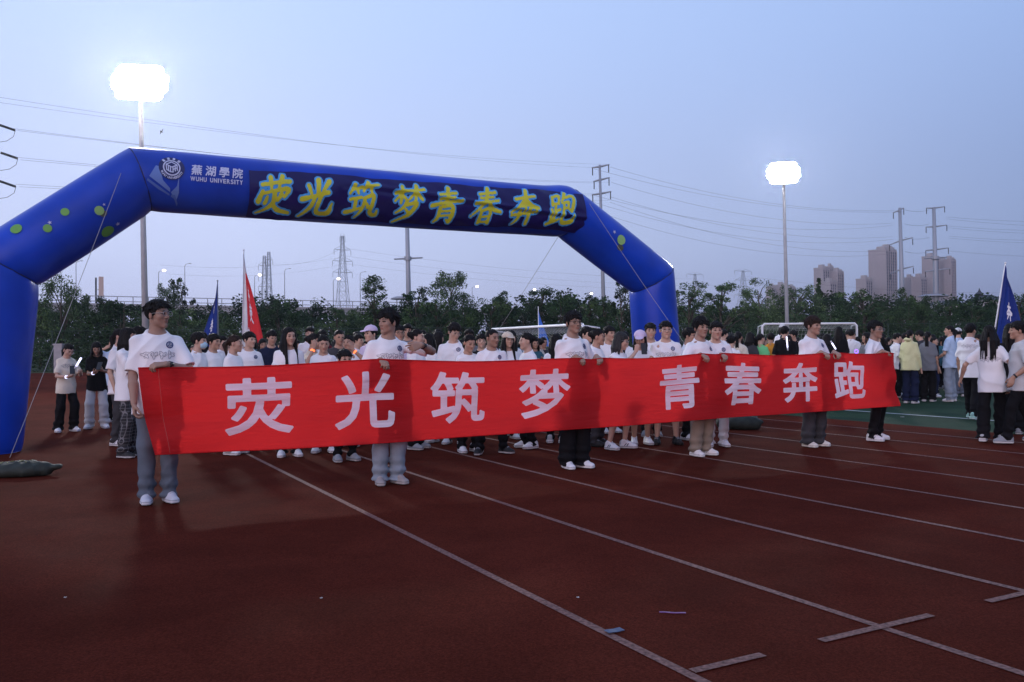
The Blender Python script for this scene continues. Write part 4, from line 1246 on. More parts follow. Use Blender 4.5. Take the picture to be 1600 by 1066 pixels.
for ch in 'WUHU UNIVERSITY':
    w_ = {'W': .066, 'I': .016, ' ': .03}.get(ch, .043)
    if ch != ' ':
        wrap(glyph(ch, xx, xx + w_, -.042, .022, .0022, .003), 'lettering', 2, .004, M_LOGO, arch, None, 50)
    xx += w_ + .0095

# navy vinyl sheet draped over the beam with brush lettering: it hangs on the arch, a thing of its own
M_VINYL = mat('navy_vinyl', (0.010, 0.006, 0.085), 0.28, 0.25, coat=.12, bump=(9, .35, .02))
M_CYAN = mat('cyan_outline_print', (0.06, 0.33, 0.72), 0.4, .4, bump=(9, .3, .02))
M_YEL = mat('yellow_print', (0.56, 0.56, 0.03), 0.4, .4, bump=(9, .3, .02))
def sheet_disp(x, y):
    d = .010 * math.sin(x * 2.1 + y * 5) + .007 * math.sin(x * 7.3 - y * 9 + 1) + .005 * math.sin(x * 13 + y * 21)
    yl = .06 - .055 * (x - 3.2)                                     # a long slack fold sloping down to the right
    if x > 2.9: d += .034 * math.exp(-((y - yl - .035) / .035) ** 2) * min(1, (x - 2.9) / .4) - .012 * math.exp(-((y - yl + .02) / .03) ** 2)
    d += .02 * max(0, -y - .42) / .2 * (1 + math.sin(x * 4.2))
    return d
bm = bmesh.new()
x0, x1 = 1.46, 7.40
nx, ny = 150, 26
grid = []
for i in range(nx + 1):
    fx = i / nx; x = x0 + (x1 - x0) * fx
    top = .205 + .10 * fx + .015 * math.sin(x * 3.1); bot = -.55 + .16 * fx + .012 * math.sin(x * 2.3 + 1)
    if fx > .93: bot -= .05 * (fx - .93) / .07
    grid.append([bm.verts.new((x + (.04 * (1 - j / ny) if fx > .99 else 0), bot + (top - bot) * j / ny, 0)) for j in range(ny + 1)])
for i in range(nx):
    for j in range(ny): bm.faces.new((grid[i][j], grid[i + 1][j], grid[i + 1][j + 1], grid[i][j + 1]))
vin = wrap(bm, 'arch_banner', 2, .022, M_VINYL, None, sheet_disp, 50)
for q in vin.data.polygons: q.use_smooth = True
tag(vin, 'navy vinyl sheet with yellow brush characters fastened to the arch beam', 'banner')
cen = [1.83, 2.49, 3.22, 3.98, 4.66, 5.40, 6.14, 6.90]
yc = [-.165, -.15, -.15, -.15, -.125, -.09, -.06, -.03]
for k in range(8):
    wd_, ht_ = (.52, .56) if k != 4 else (.54, .54)
    for nm, grow, z0, m_ in (('letter_outline', .026, .005, M_CYAN), ('letter', 0.0, .010, M_YEL)):
        bm = bmesh.new()
        ox_, oy_ = cen[k] - wd_ / 2, yc[k] + ht_ / 2
        grid_letter(bm, brush_fn(BRUSH[k], wd_ / 100, ht_ / 100, ox_, oy_, grow, k), ox_ - .10, ox_ + wd_ + .10, oy_ - ht_ - .09, oy_ + .10, .011)
        for v in bm.verts: v.co.z = z0
        o = wrap(bm, nm, 2, .022, m_, vin, sheet_disp, 50)
        o.parent = vin

# ------------------------------------------------------------------ guy ropes and sandbags
M_ROPE = mat('grey_rope', (0.30, 0.30, 0.31), .8, bump=(300, .5, .002))
M_BAG = mat('green_sandbag', (0.024, 0.031, 0.026), .75, .3, noise=(8, .3), bump=(25, .5, .01))
M_BAGMARK = mat('olive_stencil', (0.16, 0.17, 0.07), .8)
def rope(a, b, sag, label):
    a, b = Vector(a), Vector(b)
    m_ = MB(); m_.tube([a.lerp(b, t) - Vector((0, 0, sag * 4 * t * (1 - t))) for t in np.linspace(0, 1, 14)], .0036, 6)
    return tag(m_.build('guy_rope', M_ROPE, None, True), label, 'rope')
def arch_world(i, x, arc, lift): return Matrix.Translation(ST(5.0, ARCH_T)) @ Matrix.Rotation(A28, 4, 'Z') @ on_arch(i, x, arc, lift)
def sandbag(loc, rz, ln, wd_, ht_, label, mark=False, tail=True):
    b = Field((-ln, -wd_, -.02), (ln, wd_, ht_ * 1.6), .012)
    b.cone((-ln * .36, 0, ht_ * .42), (ln * .36, .01, ht_ * .42), ht_ * .52, ht_ * .5, .03)
    b.ell((-.02, 0, ht_ * .42), (ln * .46, wd_ * .44, ht_ * .56), None, .05)
    b.ell((ln * .12, .02, ht_ * .5), (ln * .24, wd_ * .4, ht_ * .52), None, .05)
    if tail: b.ell((ln * .46, .02, ht_ * .55), (.10, .06, .028), None, .04); b.ell((ln * .53, .035, ht_ * .62), (.045, .075, .02), None, .02)
    b.add(folds(int(ln * 100), .0055, 12, 9), b.lo, b.lo + b.n * .012, 0, '+')
    b.add(lambda X, Y, Z: (.004 - Z).astype(np.float32) + 0 * X + 0 * Y, b.lo, b.lo + b.n * .012, 0, 'i')
    root = empty('sandbag', loc, rz, label, 'sandbag')
    o = link('sack', b.mesh('sack'), M_BAG, root, True)
    if mark:
        from mathutils.bvhtree import BVHTree
        bv = BVHTree.FromPolygons([v.co[:] for v in o.data.vertices], [tuple(q.vertices) for q in o.data.polygons])
        k_ = MB(); rr = np.random.default_rng(2)
        for c_ in range(4):
            for s_ in range(4):
                x, y = -.14 + .09 * c_ + rr.uniform(-.025, .025), -.02 + rr.uniform(-.05, .03)
                e = rr.uniform(-.03, .03, 2); pts = []
                for t in (0, .5, 1):
                    h_ = bv.ray_cast(Vector((x + e[0] * t, y + e[1] * t, 1)), Vector((0, 0, -1)))
                    if h_[0]: pts.append(h_[0] + Vector((0, 0, .003)))
                if len(pts) == 3: k_.tube(pts, .004, 4)
        k_.build('stencil_mark', M_BAGMARK, root)
    return root
sb1 = ground_at(27, 744)
sandbag((sb1.x, sb1.y, 0), .12, 0.76, .42, .155, 'dark green sandbag anchoring the rope in front of the left arch leg', True)
for (u, v, rz, ln, label) in ((1143, 669, .5, .50, 'left dark sandbag of the pile behind the red banner'), (1162, 671, -.3, .46, 'front right dark sandbag of the pile behind the red banner'), (1168, 664, .9, .42, 'rearmost dark sandbag of the pile behind the red banner')):
    p_ = ground_at(u, v); sandbag((p_.x, p_.y, 0), rz, ln, .40, .22, label)
rope(arch_world(1, 1.95, .16, .012), (sb1.x - .08, sb1.y, .20), .03, 'thin grey guy rope from the left arch shoulder down to the green sandbag')
rope(arch_world(3, .12, .2, .03), ground_at(1150, 668) + Vector((0, 0, .2)), .05, 'thin pale guy rope slanting across the right arch shoulder and leg')
rope(arch_world(3, .05, -.66, .015), ST(7.6, 17.2, .05), .05, 'thin dark guy rope hanging behind the beam at its right end')

# ------------------------------------------------------------------ long red banner
M_RED = bpy.data.materials.new('red_banner_cloth'); M_RED.use_nodes = True
def translucent(m, base, tr, share, rough=.75):
    nt = m.node_tree; nn, ll = nt.nodes, nt.links
    b = nn['Principled BSDF']; b.inputs['Base Color'].default_value = (*base, 1); b.inputs['Roughness'].default_value = rough; b.inputs['Specular IOR Level'].default_value = .25
    t = nn.new('ShaderNodeBsdfTranslucent'); t.inputs['Color'].default_value = (*tr, 1)
    x = nn.new('ShaderNodeMixShader'); x.inputs[0].default_value = share
    ll.new(b.outputs[0], x.inputs[1]); ll.new(t.outputs[0], x.inputs[2]); ll.new(x.outputs[0], nn['Material Output'].inputs[0])
    tcx = nn.new('ShaderNodeTexCoord'); n1 = nn.new('ShaderNodeTexNoise'); n1.inputs['Scale'].default_value = 3; n1.inputs['Detail'].default_value = 6
    mpx = nn.new('ShaderNodeMapping'); mpx.inputs['Scale'].default_value = (.6, .6, 5); ll.new(tcx.outputs['Object'], mpx.inputs[0]); ll.new(mpx.outputs[0], n1.inputs['Vector'])
    bp = nn.new('ShaderNodeBump'); bp.inputs['Strength'].default_value = .6; bp.inputs['Distance'].default_value = .04
    ll.new(n1.outputs['Fac'], bp.inputs['Height']); ll.new(bp.outputs[0], b.inputs['Normal']); ll.new(bp.outputs[0], t.inputs['Normal'])
translucent(M_RED, (.56, .016, .020), (.84, .032, .034), .5)
M_BLET = bpy.data.materials.new('white_banner_lettering'); M_BLET.use_nodes = True
translucent(M_BLET, (.93, .84, .92), (.95, .66, .74), .26)
TOPS = [(.67, 1.184), (1.65, 1.212), (2.8, 1.231), (3.9, 1.222), (5.1, 1.214), (5.9, 1.226), (6.95, 1.251), (7.9, 1.240), (8.77, 1.236), (9.6, 1.232), (10.18, 1.236), (10.34, 1.22)]
BOTS = [(.67, .452), (1.7, .436), (2.86, .434), (5.05, .455), (6.84, .478), (8.41, .490), (10.33, .506)]
def b_top(s): return float(np.interp(s, *zip(*TOPS)))
def b_bot(s): return float(np.interp(s, *zip(*BOTS)))
BS0, BS1 = .68, 10.26
BT = 7.94
GRIPS = [.72, 2.84, 5.1, 5.37, 6.86, 7.18, 8.88, 9.12, 10.12]
def banner_pt(s, f):
    """s along the banner, f 0 at the bottom hem and 1 at the top"""
    zt, zb = b_top(s), b_bot(s)
    z = zb + (zt - zb) * f
    e0 = max(0, 1 - (s - BS0) / 1.0); e1 = max(0, 1 - (BS1 - s) / .9)
    sx = s + .13 * (1 - f) ** 1.5 * e0 ** 2 + (.10 * (1 - f) - .03) * e1 ** 2
    t = BT + .022 * math.sin(s * 1.9 + f * 1.5) * (1 - .4 * f) + .010 * math.sin(s * 5.3 - f * 4) + .006 * math.sin(f * 13 + s * .8)
    # tension folds running from the gripped left edge and the right edge
    t += .048 * e0 ** 1.3 * math.sin(7.5 * (f - .45) * (1 + 1.2 * (1 - e0)) + 2.2) * math.exp(-((f - .48) / .42) ** 2)
    t += .036 * e1 ** 1.3 * math.sin(9 * (f - .5) + s) * math.exp(-((f - .45) / .4) ** 2)
    # small folds fanning down from every hand
    for sg_ in GRIPS: t += .020 * f ** 2.2 * math.exp(-((s - sg_) / .30) ** 2) * math.sin((s - sg_) * (26 - 9 * f) + sg_)
    t += .007 * math.sin(f * 15 + 3 * math.sin(s * .9)) * math.sin(s * 1.7 + .4) + .006 * math.sin(f * 8 - s * 3.3)
    for g0, g1 in zip(GRIPS[:-1], GRIPS[1:]):
        if g0 < s < g1: z -= .016 * math.sin(PI * (s - g0) / (g1 - g0)) * f ** 2
    # slack swags between the hands
    t -= .012 * math.sin(PI * f) * math.sin(s * 1.05 + .6)
    z += .007 * math.sin(s * 2.9) * f
    return ST(sx, t, z)
nx, ny = 300, 26
V_, Q_ = [], []
for i in range(nx + 1):
    s = BS0 + (BS1 - BS0) * i / nx
    for j in range(ny + 1): V_.append(banner_pt(s, j / ny)[:])
for i in range(nx):
    for j in range(ny):
        a = i * (ny + 1) + j; Q_.append((a, a + ny + 1, a + ny + 2, a + 1))
red = link('long_banner', np_mesh('long_banner', V_, Q_), M_RED, None, True)
tag(red, 'long red cloth banner with eight large white characters held across the track', 'banner')
hemm = MB(); hemm.tube([banner_pt(s, 1.0) + Vector((0, 0, .002)) for s in np.linspace(BS0, BS1, 200)], .006, 6); hemm.tube([banner_pt(s, 0.0) for s in np.linspace(BS0, BS1, 200)], .005, 6)
hemm.build('hem', M_RED, red, True)
stitch = MB(); stitch.tube([banner_pt(.84 + .0 * f, f) - LV * .003 for f in np.linspace(0.01, .99, 24)], .0015, 4); stitch.build('side_seam', mat('pale_thread', (.55, .12, .11), .8), red)
for ch, sc_ in zip('荧光筑梦青春奔跑', (1.68, 2.675, 3.665, 4.67, 6.485, 7.465, 8.42, 9.335)):
    g_ = glyph(ch, sc_ - .305, sc_ + .305, .0, .525, .0125, .006)
    for v in g_.verts: v.co = banner_pt(v.co.x, .185 + v.co.y / .525 * .68) - LV * .005
    me = bpy.data.meshes.new('letter'); g_.to_mesh(me); g_.free()
    link('letter', me, M_BLET, red)
# ------------------------------------------------------------------ floodlight masts
M_LAMP = mat('lit_floodlight', (.9, .9, .9), .4, emit=((1.0, .97, .93), 640.0))
M_LAMPR = mat('lit_floodlight_far', (.9, .9, .9), .4, emit=((1.0, .97, .93), 420.0))
M_STEEL = mat('galvanised_steel', (.42, .44, .46), .5, .4, metal=.3, noise=(2, .15))
M_MAST = mat('weathered_white_mast', (.36, .37, .39), .7, .2, noise=(2, .12))
def floodlight(u, D, vh, lean, m_l, label, w=2.5, h=2.0, yawc=0.0):
    top = at(u, vh, D)
    root = empty('floodlight_mast', (top.x + lean * top.z, D, 0), 0, label, 'floodlight')
    b = MB(); tz = top.z - .3
    b.tube([(0, 0, 0), (-lean * tz * .5, 0, tz * .5), (-lean * tz, 0, tz)], [.15, .12, .085], 14)
    b.build('pole', M_MAST, root, True)
    b = MB(); b.tube([(0, 0, 0), (0, 0, .06)], .32, 14); b.tube([(0, 0, .06), (0, 0, .5)], .215, 14); b.build('base_collar', M_STEEL, root)
    Mh = Matrix.Translation((-lean * top.z, 0, top.z)) @ Matrix.Rotation(yawc, 4, 'Z') @ Matrix.Rotation(math.radians(-24), 4, 'X')
    b = MB()
    for k in range(3): b.box((-w * .42, .10, -h / 2 + h / 3 * (k + .5) - .04), (w * .42, .17, -h / 2 + h / 3 * (k + .5) + .04), Mh)
    for x in (-w / 2, w / 2, 0): b.box((x * .8 - .03, .17, -h / 2 + .1), (x * .8 + .03, .24, h / 2 - .1), Mh)
    b.build('lamp_frame', M_STEEL, root)
    nc, nr = 5, 4
    for i in range(nc):
        for j in range(nr):
            cx, cz = -w / 2 + w / nc * (i + .5), -h / 2 + h / nr * (j + .5)
            cx *= 1.0 if j in (1, 2) else .76
            rad = min(w / nc, h / nr) * .80
            M2 = Mh @ Matrix.Translation((cx, 0, cz)) @ Matrix.Rotation(PI / 2, 4, 'X')
            l = MB(); l.lathe([(rad * .5, -.10), (rad * .8, -.07), (rad * 1.02, .0), (rad * 1.02, .03), (rad * .97, .03)], 22)
            l.v = [tuple(M2 @ Vector(q)) for q in l.v]
            o = l.build('lamp', M_WHITEP, root, True)
            l = MB(); l.v = [tuple(M2 @ Vector((rad * .97 * math.cos(2 * PI * k / 22), rad * .97 * math.sin(2 * PI * k / 22), .032 + .002 * (i * nr + j)))) for k in range(22)]; l.f = [tuple(range(22))]
            l.build('lens', m_l, o)
    return root
floodlight(219, 38, 130, .017, M_LAMP, 'tall white floodlight mast with glaring lamp bank behind the left end of the arch', 2.1, 1.72, .25)
floodlight(1224, 58, 271, .013, M_LAMPR, 'tall white floodlight mast with lit lamp bank behind the white goal at right', 1.95, 1.5, -.22)

# ------------------------------------------------------------------ trees
M_BARK = mat('bark', (.07, .06, .05), .9, .1, noise=(6, .3), bump=(20, .6, .02))
LEAVES = [mat('leaves_dark', (.021, .043, .022), .8, .2, noise=(.8, .3)), mat('leaves_mid', (.034, .067, .029), .8, .2, noise=(.8, .3)), mat('leaves_light', (.058, .104, .039), .8, .2, noise=(.8, .3))]
for m_ in LEAVES:
    nn, ll = m_.node_tree.nodes, m_.node_tree.links                # every tree has its own shade of green
    oi = nn.new('ShaderNodeObjectInfo'); hs_ = nn.new('ShaderNodeHueSaturation'); mr = nn.new('ShaderNodeMapRange'); mr2 = nn.new('ShaderNodeMapRange')
    ll.new(oi.outputs['Random'], mr.inputs[0]); mr.inputs[3].default_value = .45; mr.inputs[4].default_value = 1.7
    ll.new(oi.outputs['Random'], mr2.inputs[0]); mr2.inputs[3].default_value = .53; mr2.inputs[4].default_value = .475
    bs_ = nn['Principled BSDF']; src = bs_.inputs['Base Color'].links[0].from_socket
    ll.new(src, hs_.inputs['Color']); ll.new(mr.outputs[0], hs_.inputs['Value']); ll.new(mr2.outputs[0], hs_.inputs['Hue']); ll.new(hs_.outputs[0], bs_.inputs['Base Color'])
    bs_.inputs['Specular IOR Level'].default_value = .08
def leaf_cloud(r, centers, rad, per, size, flat=.8):
    n = len(centers) * per
    C0 = np.repeat(centers, per, 0); R0 = np.repeat(rad, per)[:, None]
    v = r.normal(0, 1, (n, 3)); v /= np.linalg.norm(v, axis=1)[:, None]
    P = C0 + v * R0 * (r.random((n, 1)) ** .45) * np.array([1, 1, flat])
    a = r.normal(0, 1, (n, 3)); a[:, 2] *= .6; a /= np.linalg.norm(a, axis=1)[:, None]
    b = np.cross(a, r.normal(0, 1, (n, 3))); b /= np.linalg.norm(b, axis=1)[:, None]
    s = size * r.uniform(.55, 1.25, (n, 1))
    V = np.stack([P - a * s, P - b * s * .55 + a * s * .1, P + a * s, P + b * s * .55 + a * s * .1], 1).reshape(-1, 3)
    return V, np.arange(n * 4).reshape(-1, 4)
def crown_mesh(seed, kind, h):
    r = np.random.default_rng(seed); cs, rad = [], []
    if kind == 'round':
        for _ in range(78):
            d = r.normal(0, 1, 3); d /= np.linalg.norm(d); q = r.uniform(.45, 1) ** .6
            cs.append(d * q * np.array([.36, .36, .36]) * h * (1 + .25 * math.sin(3 * math.atan2(d[0], d[1]) + seed)) + [0, 0, .60 * h]); rad.append(h * r.uniform(.05, .125))
        per, sz = 96, .0145 * h
    elif kind == 'tall':
        for _ in range(92):
            z = r.uniform(.2, 1.0); w = .26 * math.sin(PI * min(1, (z - .1) / .95)) ** .6 + .03
            a = r.uniform(0, 6.28); q = r.uniform(.3, 1) ** .5
            cs.append(np.array([math.cos(a) * w * q, math.sin(a) * w * q, z]) * h); rad.append(h * r.uniform(.045, .10))
        per, sz = 78, .0125 * h
    elif kind == 'poplar':
        for _ in range(130):
            z = r.uniform(.12, .99); w = .13 * (1 - ((z - .45) / .6) ** 2) + .02
            a = r.uniform(0, 6.28)
            cs.append(np.array([math.cos(a) * w * r.random() ** .5, math.sin(a) * w * r.random() ** .5, z]) * h); rad.append(h * r.uniform(.03, .065))
        per, sz = 52, .011 * h
    elif kind == 'conifer':
        for _ in range(120):
            z = r.uniform(.08, .99); w = .24 * (1 - z) + .015; a = r.uniform(0, 6.28)
            cs.append(np.array([math.cos(a) * w * r.random() ** .4, math.sin(a) * w * r.random() ** .4, z]) * h); rad.append(h * (.02 + .05 * (1 - z)))
        per, sz = 60, .010 * h
    elif kind == 'airy':
        for _ in range(34):
            z = r.uniform(.42, 1.0); w = .34 * math.sin(PI * min(1, (z - .30) / .78)) ** .7
            a = r.uniform(0, 6.28); q = r.uniform(.25, 1.1)
            cs.append(np.array([math.cos(a) * w * q, math.sin(a) * w * q, z]) * h); rad.append(h * r.uniform(.03, .085))
        per, sz = 84, .0145 * h
    else:                                                            # bush: foliage down to the ground
        for _ in range(70):
            a = r.uniform(0, 6.28); z = r.uniform(.05, .95); w = .48 * math.sqrt(max(.05, 1 - z ** 2.2))
            cs.append(np.array([math.cos(a) * w * r.random() ** .5, math.sin(a) * w * r.random() ** .5, z * .92]) * h); rad.append(h * r.uniform(.07, .15))
        per, sz = 92, .017 * h
    cs, rad = np.array(cs), np.array(rad)
    V, Q = leaf_cloud(r, cs, rad, per, sz)
    me = np_mesh('crown', V, Q)
    lum = r.choice(3, len(cs), p=[.46, .42, .12]); idx = np.repeat(lum, per)
    sw = r.random(len(idx)) < .25; idx[sw] = r.choice(3, sw.sum())
    for m_ in LEAVES: me.materials.append(m_)
    me.polygons.foreach_set('material_index', idx.astype(np.int32))
    t = MB()
    tr = .018 * h
    bend = [(0, 0, 0), (r.normal(0, .01) * h, r.normal(0, .01) * h, .3 * h), (r.normal(0, .02) * h, r.normal(0, .02) * h, .62 * h), (r.normal(0, .02) * h, 0, .9 * h)]
    t.tube(bend, [tr * 1.3, tr, tr * .65, tr * .2], 8)
    order = r.permutation(len(cs))[:14 if kind in ('airy', 'round', 'tall') else 8]
    for i in order:
        c = cs[i]; z0 = max(.18 * h, min(.8 * h, c[2] - .16 * h - .3 * np.hypot(c[0], c[1])))
        p0 = Vector((0, 0, z0)); p2 = Vector(c); p1 = p0.lerp(p2, .5) + Vector((0, 0, .04 * h))
        t.tube([p0, p1, p2], [tr * .5, tr * .33, tr * .12], 6)
    tm = bpy.data.meshes.new('trunk'); tm.from_pydata(t.v, [], t.f); tm.materials.append(M_BARK)
    tm.polygons.foreach_set('use_smooth', np.ones(len(tm.polygons), dtype=bool))
    return me, tm
TREE = {}
for i, (kind, h, nv) in enumerate((('round', 7, 4), ('tall', 8, 3), ('poplar', 8, 2), ('conifer', 8, 1), ('airy', 7.5, 4), ('bush', 4, 4))):
    TREE[kind] = [(h, *crown_mesh(100 + 10 * i + k, kind, h)) for k in range(nv)]
def tree(kind, x, y, h, label, group, var=None, name=None, wide=1.0):
    h0, cm, tm = TREE[kind][(var if var is not None else random.randrange(99)) % len(TREE[kind])]
    root = empty(name or {'conifer': 'conifer_tree', 'poplar': 'poplar_tree', 'bush': 'bush'}.get(kind, 'tree'), (x, y, -.02), random.uniform(0, 6.28), label, 'bush' if kind == 'bush' else 'tree', group)
    k = h / h0
    root.scale = (k * wide, k * wide, k)
    link('crown' if kind != 'bush' else 'foliage', cm, None, root); link('trunk' if kind != 'bush' else 'stem', tm, None, root, False)
    return root
def tree_px(kind, u, vtop, D, label, wide=1.0, var=None, group=None):
    p_ = at(u, vtop, D)
    return tree(kind, p_.x, D, p_.z + .1, label, group, var, None, wide)
for a in (
 ('round', 97, 420, 66, 'dark clumpy tree rising beside the left arch leg above the elevated road', .62, 0),
 ('airy', 283, 438, 70, 'thin airy treetop just right of the left floodlight pole', .55, 1),
 ('tall', 262, 447, 74, 'sparse small tree directly behind the head of the leftmost banner holder', .6, 1),
 ('bush', 188, 462, 64, 'rounded mid green tree left of the floodlight pole', 1.25, 1),
 ('round', 436, 468, 68, 'pale green round willow right of the red flag', .95, 2),
 ('poplar', 583, 434, 72, 'pale upright poplar above the second banner holder', 1.25, 0),
 ('airy', 652, 454, 74, 'airy pale tree beside the ringed steel pole', .9, 2),
 ('tall', 703, 427, 82, 'tall dark poplar at the back of the pair in the middle', .9, 0),
 ('bush', 722, 446, 76, 'dense dark bushy tree at the front of the pair in the middle', .62, 2),
 ('poplar', 784, 457, 84, 'slim dark poplar standing right of the tall middle pair', 1.3, 1),
 ('airy', 846, 456, 72, 'airy round headed tree behind the light blue flag', 1.0, 0),
 ('airy', 921, 463, 74, 'sparse tree directly left of the tall power pole', 1.0, 3),
 ('airy', 970, 445, 62, 'slender tree with open clumps just left of the right arch leg', .75, 1),
 ('airy', 1078, 447, 66, 'open clumped tree directly right of the right arch leg', .95, 2),
 ('airy', 1128, 449, 68, 'wide open crowned tree between the arch and the right floodlight', 1.1, 0),
 ('tall', 1184, 441, 76, 'upright leafy tree just left of the right floodlight pole', .8, 2),
 ('conifer', 1279, 436, 86, 'narrow dark conifer in front of the short grey tower block', .8, 0),
 ('tall', 1246, 450, 80, 'broad dark tree between floodlight pole and conifer', 1.3, 1),
 ('airy', 1348, 455, 66, 'open crowned tree below the tallest tower block', 1.2, 3),
 ('round', 1420, 456, 70, 'dark full tree below the left steel power pole', .8, 1),
 ('round', 1535, 478, 72, 'broad dark tree in front of the pale house with dark roof', 1.0, 3),
 ('tall', 1592, 462, 78, 'dark tree at the right edge behind the blue flag', 1.2, 0)):
    tree_px(a[0], a[1], a[2], a[3], a[4], a[5], a[6])
rt = np.random.default_rng(21)
KL = {'round': 'round headed dark green tree in the row beyond the field', 'tall': 'upright dark green tree in the row beyond the field', 'airy': 'thin open tree in the row beyond the field', 'bush': 'low leafy bush in the row beyond the field'}
for u in np.arange(60, 1640, 27):
    D = rt.uniform(66, 84); kind = rt.choice(['round', 'tall', 'airy', 'bush', 'bush'], p=[.3, .25, .15, .15, .15])
    p_ = at(u + rt.uniform(-8, 8), rt.uniform(468, 486) if kind != 'bush' else rt.uniform(484, 500), D)
    tree(kind, p_.x, D, p_.z, KL[kind], {'bush': 'bushes beyond the field'}.get(kind, 'trees in the row beyond the field: ' + kind), None, None, rt.uniform(.85, 1.2))
# the wood behind the row reads as one mass
def thicket(name, label, x0, x1, y0, y1, h0, h1, nclump, per, seed, size):
    r = np.random.default_rng(seed); cs, rad = [], []
    for _ in range(nclump):
        x = r.uniform(x0, x1); top = h0 + (h1 - h0) * (.5 + .5 * math.sin(x * .31) * math.sin(x * .117 + 1)) + r.normal(0, .25)
        z = top * r.random() ** .7; cs.append((x, r.uniform(y0, y1), z)); rad.append(r.uniform(.5, 1.1))
    V, Q = leaf_cloud(r, np.array(cs), np.array(rad), per, size)
    me = np_mesh(name, V, Q)
    for m_ in LEAVES: me.materials.append(m_)
    lum = np.repeat(r.choice(3, nclump, p=[.55, .35, .10]), per); me.polygons.foreach_set('material_index', lum.astype(np.int32))
    o = link(name, me); return tag(o, label, 'undergrowth', None, 'stuff')
thicket('wood', 'dense dark green wood behind the row of trees', -78, 84, 86, 96, 4.9, 6.8, 3000, 56, 5, .17)
thicket('hedge', 'dark mass of undergrowth at the foot of the far trees', -62, 62, 64.5, 66.5, 1.4, 2.8, 1500, 50, 6, .10)

# ------------------------------------------------------------------ mesh fence beyond the track
M_FENCE = mat('fence_green_steel', (.03, .055, .045), .6)
fr = empty('mesh_fence', (0, 62, 0), 0, 'long dark green mesh fence between the field and the trees', 'fence')
for k in range(0, 41):
    b = MB(); b.tube([(-60 + 3 * k, 0, -.02), (-60 + 3 * k, 0, 3.0)], .03, 6); b.build('post', M_FENCE, fr)
b = MB()
for z in (.15, 1.5, 2.95): b.tube([(-60, 0.04, z), (60, 0.04, z)], .018, 5)
b.build('rail', M_FENCE, fr)
b = MB()
for k in range(26): b.tube([(-60, .08, .2 + .11 * k), (60, .08, .2 + .11 * k)], .003, 3, cap=False)
b.build('wire_mesh', M_FENCE, fr)
# grey gate pillars at the left end
b = MB()
gp = at(93, 545, 60)
b.box((-.28, -.25, -.02), (.28, .25, 1.9)); b.box((-.33, -.3, 1.9), (.33, .3, 2.02))
tag(b.build('gate_pillar', mat('grey_render', (.28, .27, .29), .85, noise=(3, .15)), None, False, (gp.x, 60, 0)), 'square grey pillar in front of the fence near the left arch leg', 'pillar')

# ------------------------------------------------------------------ elevated road with railing and street lamps
M_CONC = mat('pale_concrete', (.33, .33, .35), .85, .2, noise=(.3, .15))
M_RAILM = mat('grey_railing', (.30, .32, .36), .6, .3)
HA = Vector((-96, 141.5, 0)); HB = Vector((75, 239.5, 0))
hd = (HB - HA).normalized(); hn = Vector((-hd.y, hd.x, 0)); HL = (HB - HA).length
hrot = math.atan2(hd.y, hd.x)
hw = empty('elevated_road', HA, hrot, 'pale concrete elevated road with a grey railing crossing behind the trees', 'elevated road')
DK = 9.9
b = MB(); b.box((0, 0, DK - 1.3), (HL, 12, DK)); b.build('deck', M_CONC, hw)
b = MB(); b.box((0, -.25, DK - .02), (HL, .2, DK + .35)); b.build('parapet', M_CONC, hw)
b = MB()
for z in (DK + .75, DK + 1.65): b.box((0, -.12, z - .07), (HL, .02, z + .07))
for k in range(int(HL / 2.6)): b.box((k * 2.6, -.08, DK + .35), (k * 2.6 + .16, -.02, DK + 1.6))
b.build('railing', M_RAILM, hw)
for k in range(8):
    b = MB(); x = 12 + k * 25; b.box((x - .9, 4, -.1), (x + .9, 8, DK - 1.3)); b.box((x - 1.1, 1.5, DK - 2.0), (x + 1.1, 10.5, DK - 1.301)); b.build('pier', M_CONC, hw)
M_SLAMP = mat('lit_street_lamp', (1, .9, .8), .4, emit=((1.0, .80, .62), 6.0))
M_POLEG = mat('grey_pole', (.27, .29, .33), .6)
def on_road(u, yoff=1.0):
    r_ = ray(u, 480)
    # where the vertical plane through this pixel column meets the road line
    A = HA + hn * yoff
    den = r_.x * hd.y - r_.y * hd.x
    t = (A.x * hd.y - A.y * hd.x) / den
    return Vector((r_.x * t, r_.y * t, DK)), r_.y * t
def street_lamp(u, v, lit, label, group=None, side=1):
    p_, D = on_road(u); tip = at(u, v, D)
    hgt = tip.z - DK
    root = empty('street_lamp', p_, hrot, label, 'street lamp', group)
    b = MB(); b.tube([(0, 0, 0), (0, 0, hgt * .94), (side * .2, -.2, hgt * .985), (side * .7, -.6, hgt)], [.075, .055, .04, .035], 6); b.build('pole', M_POLEG, root, True)
    b = MB(); b.ball((side * .85, -.75, hgt), (.34, .34, .22) if lit else (.26, .14, .07), 8); b.build('lamp_head', M_SLAMP if lit else M_POLEG, root, True)
LG = 'lit street lamps on the elevated road'
for u, v, lit, lb in ((248, 423, True, 'lit street lamp nearest the left floodlight pole'), (398, 430, True, 'lit street lamp right of the red flag tip'), (521, 436, True, 'lit street lamp just left of the lattice pylon'),
                      (738, 448, True, 'lit street lamp right of the middle pair of tall trees'), (828, 453, True, 'lit street lamp above the light blue flag'), (917, 459, True, 'lit street lamp nearest the tall power pole'), (981, 463, True, 'lit street lamp by the right arch leg'),
                      (119, 408, False, 'unlit street lamp by the dark clumpy tree at left'), (289, 412, False, 'unlit tall street lamp right of the left floodlight'), (445, 420, False, 'unlit street lamp right of the twin lattice masts'), (563, 425, False, 'unlit street lamp right of the tall lattice pylon')):
    street_lamp(u, v, lit, lb, 'street lamps on the elevated road')
p_, D = on_road(150); q = at(150, 434, D)
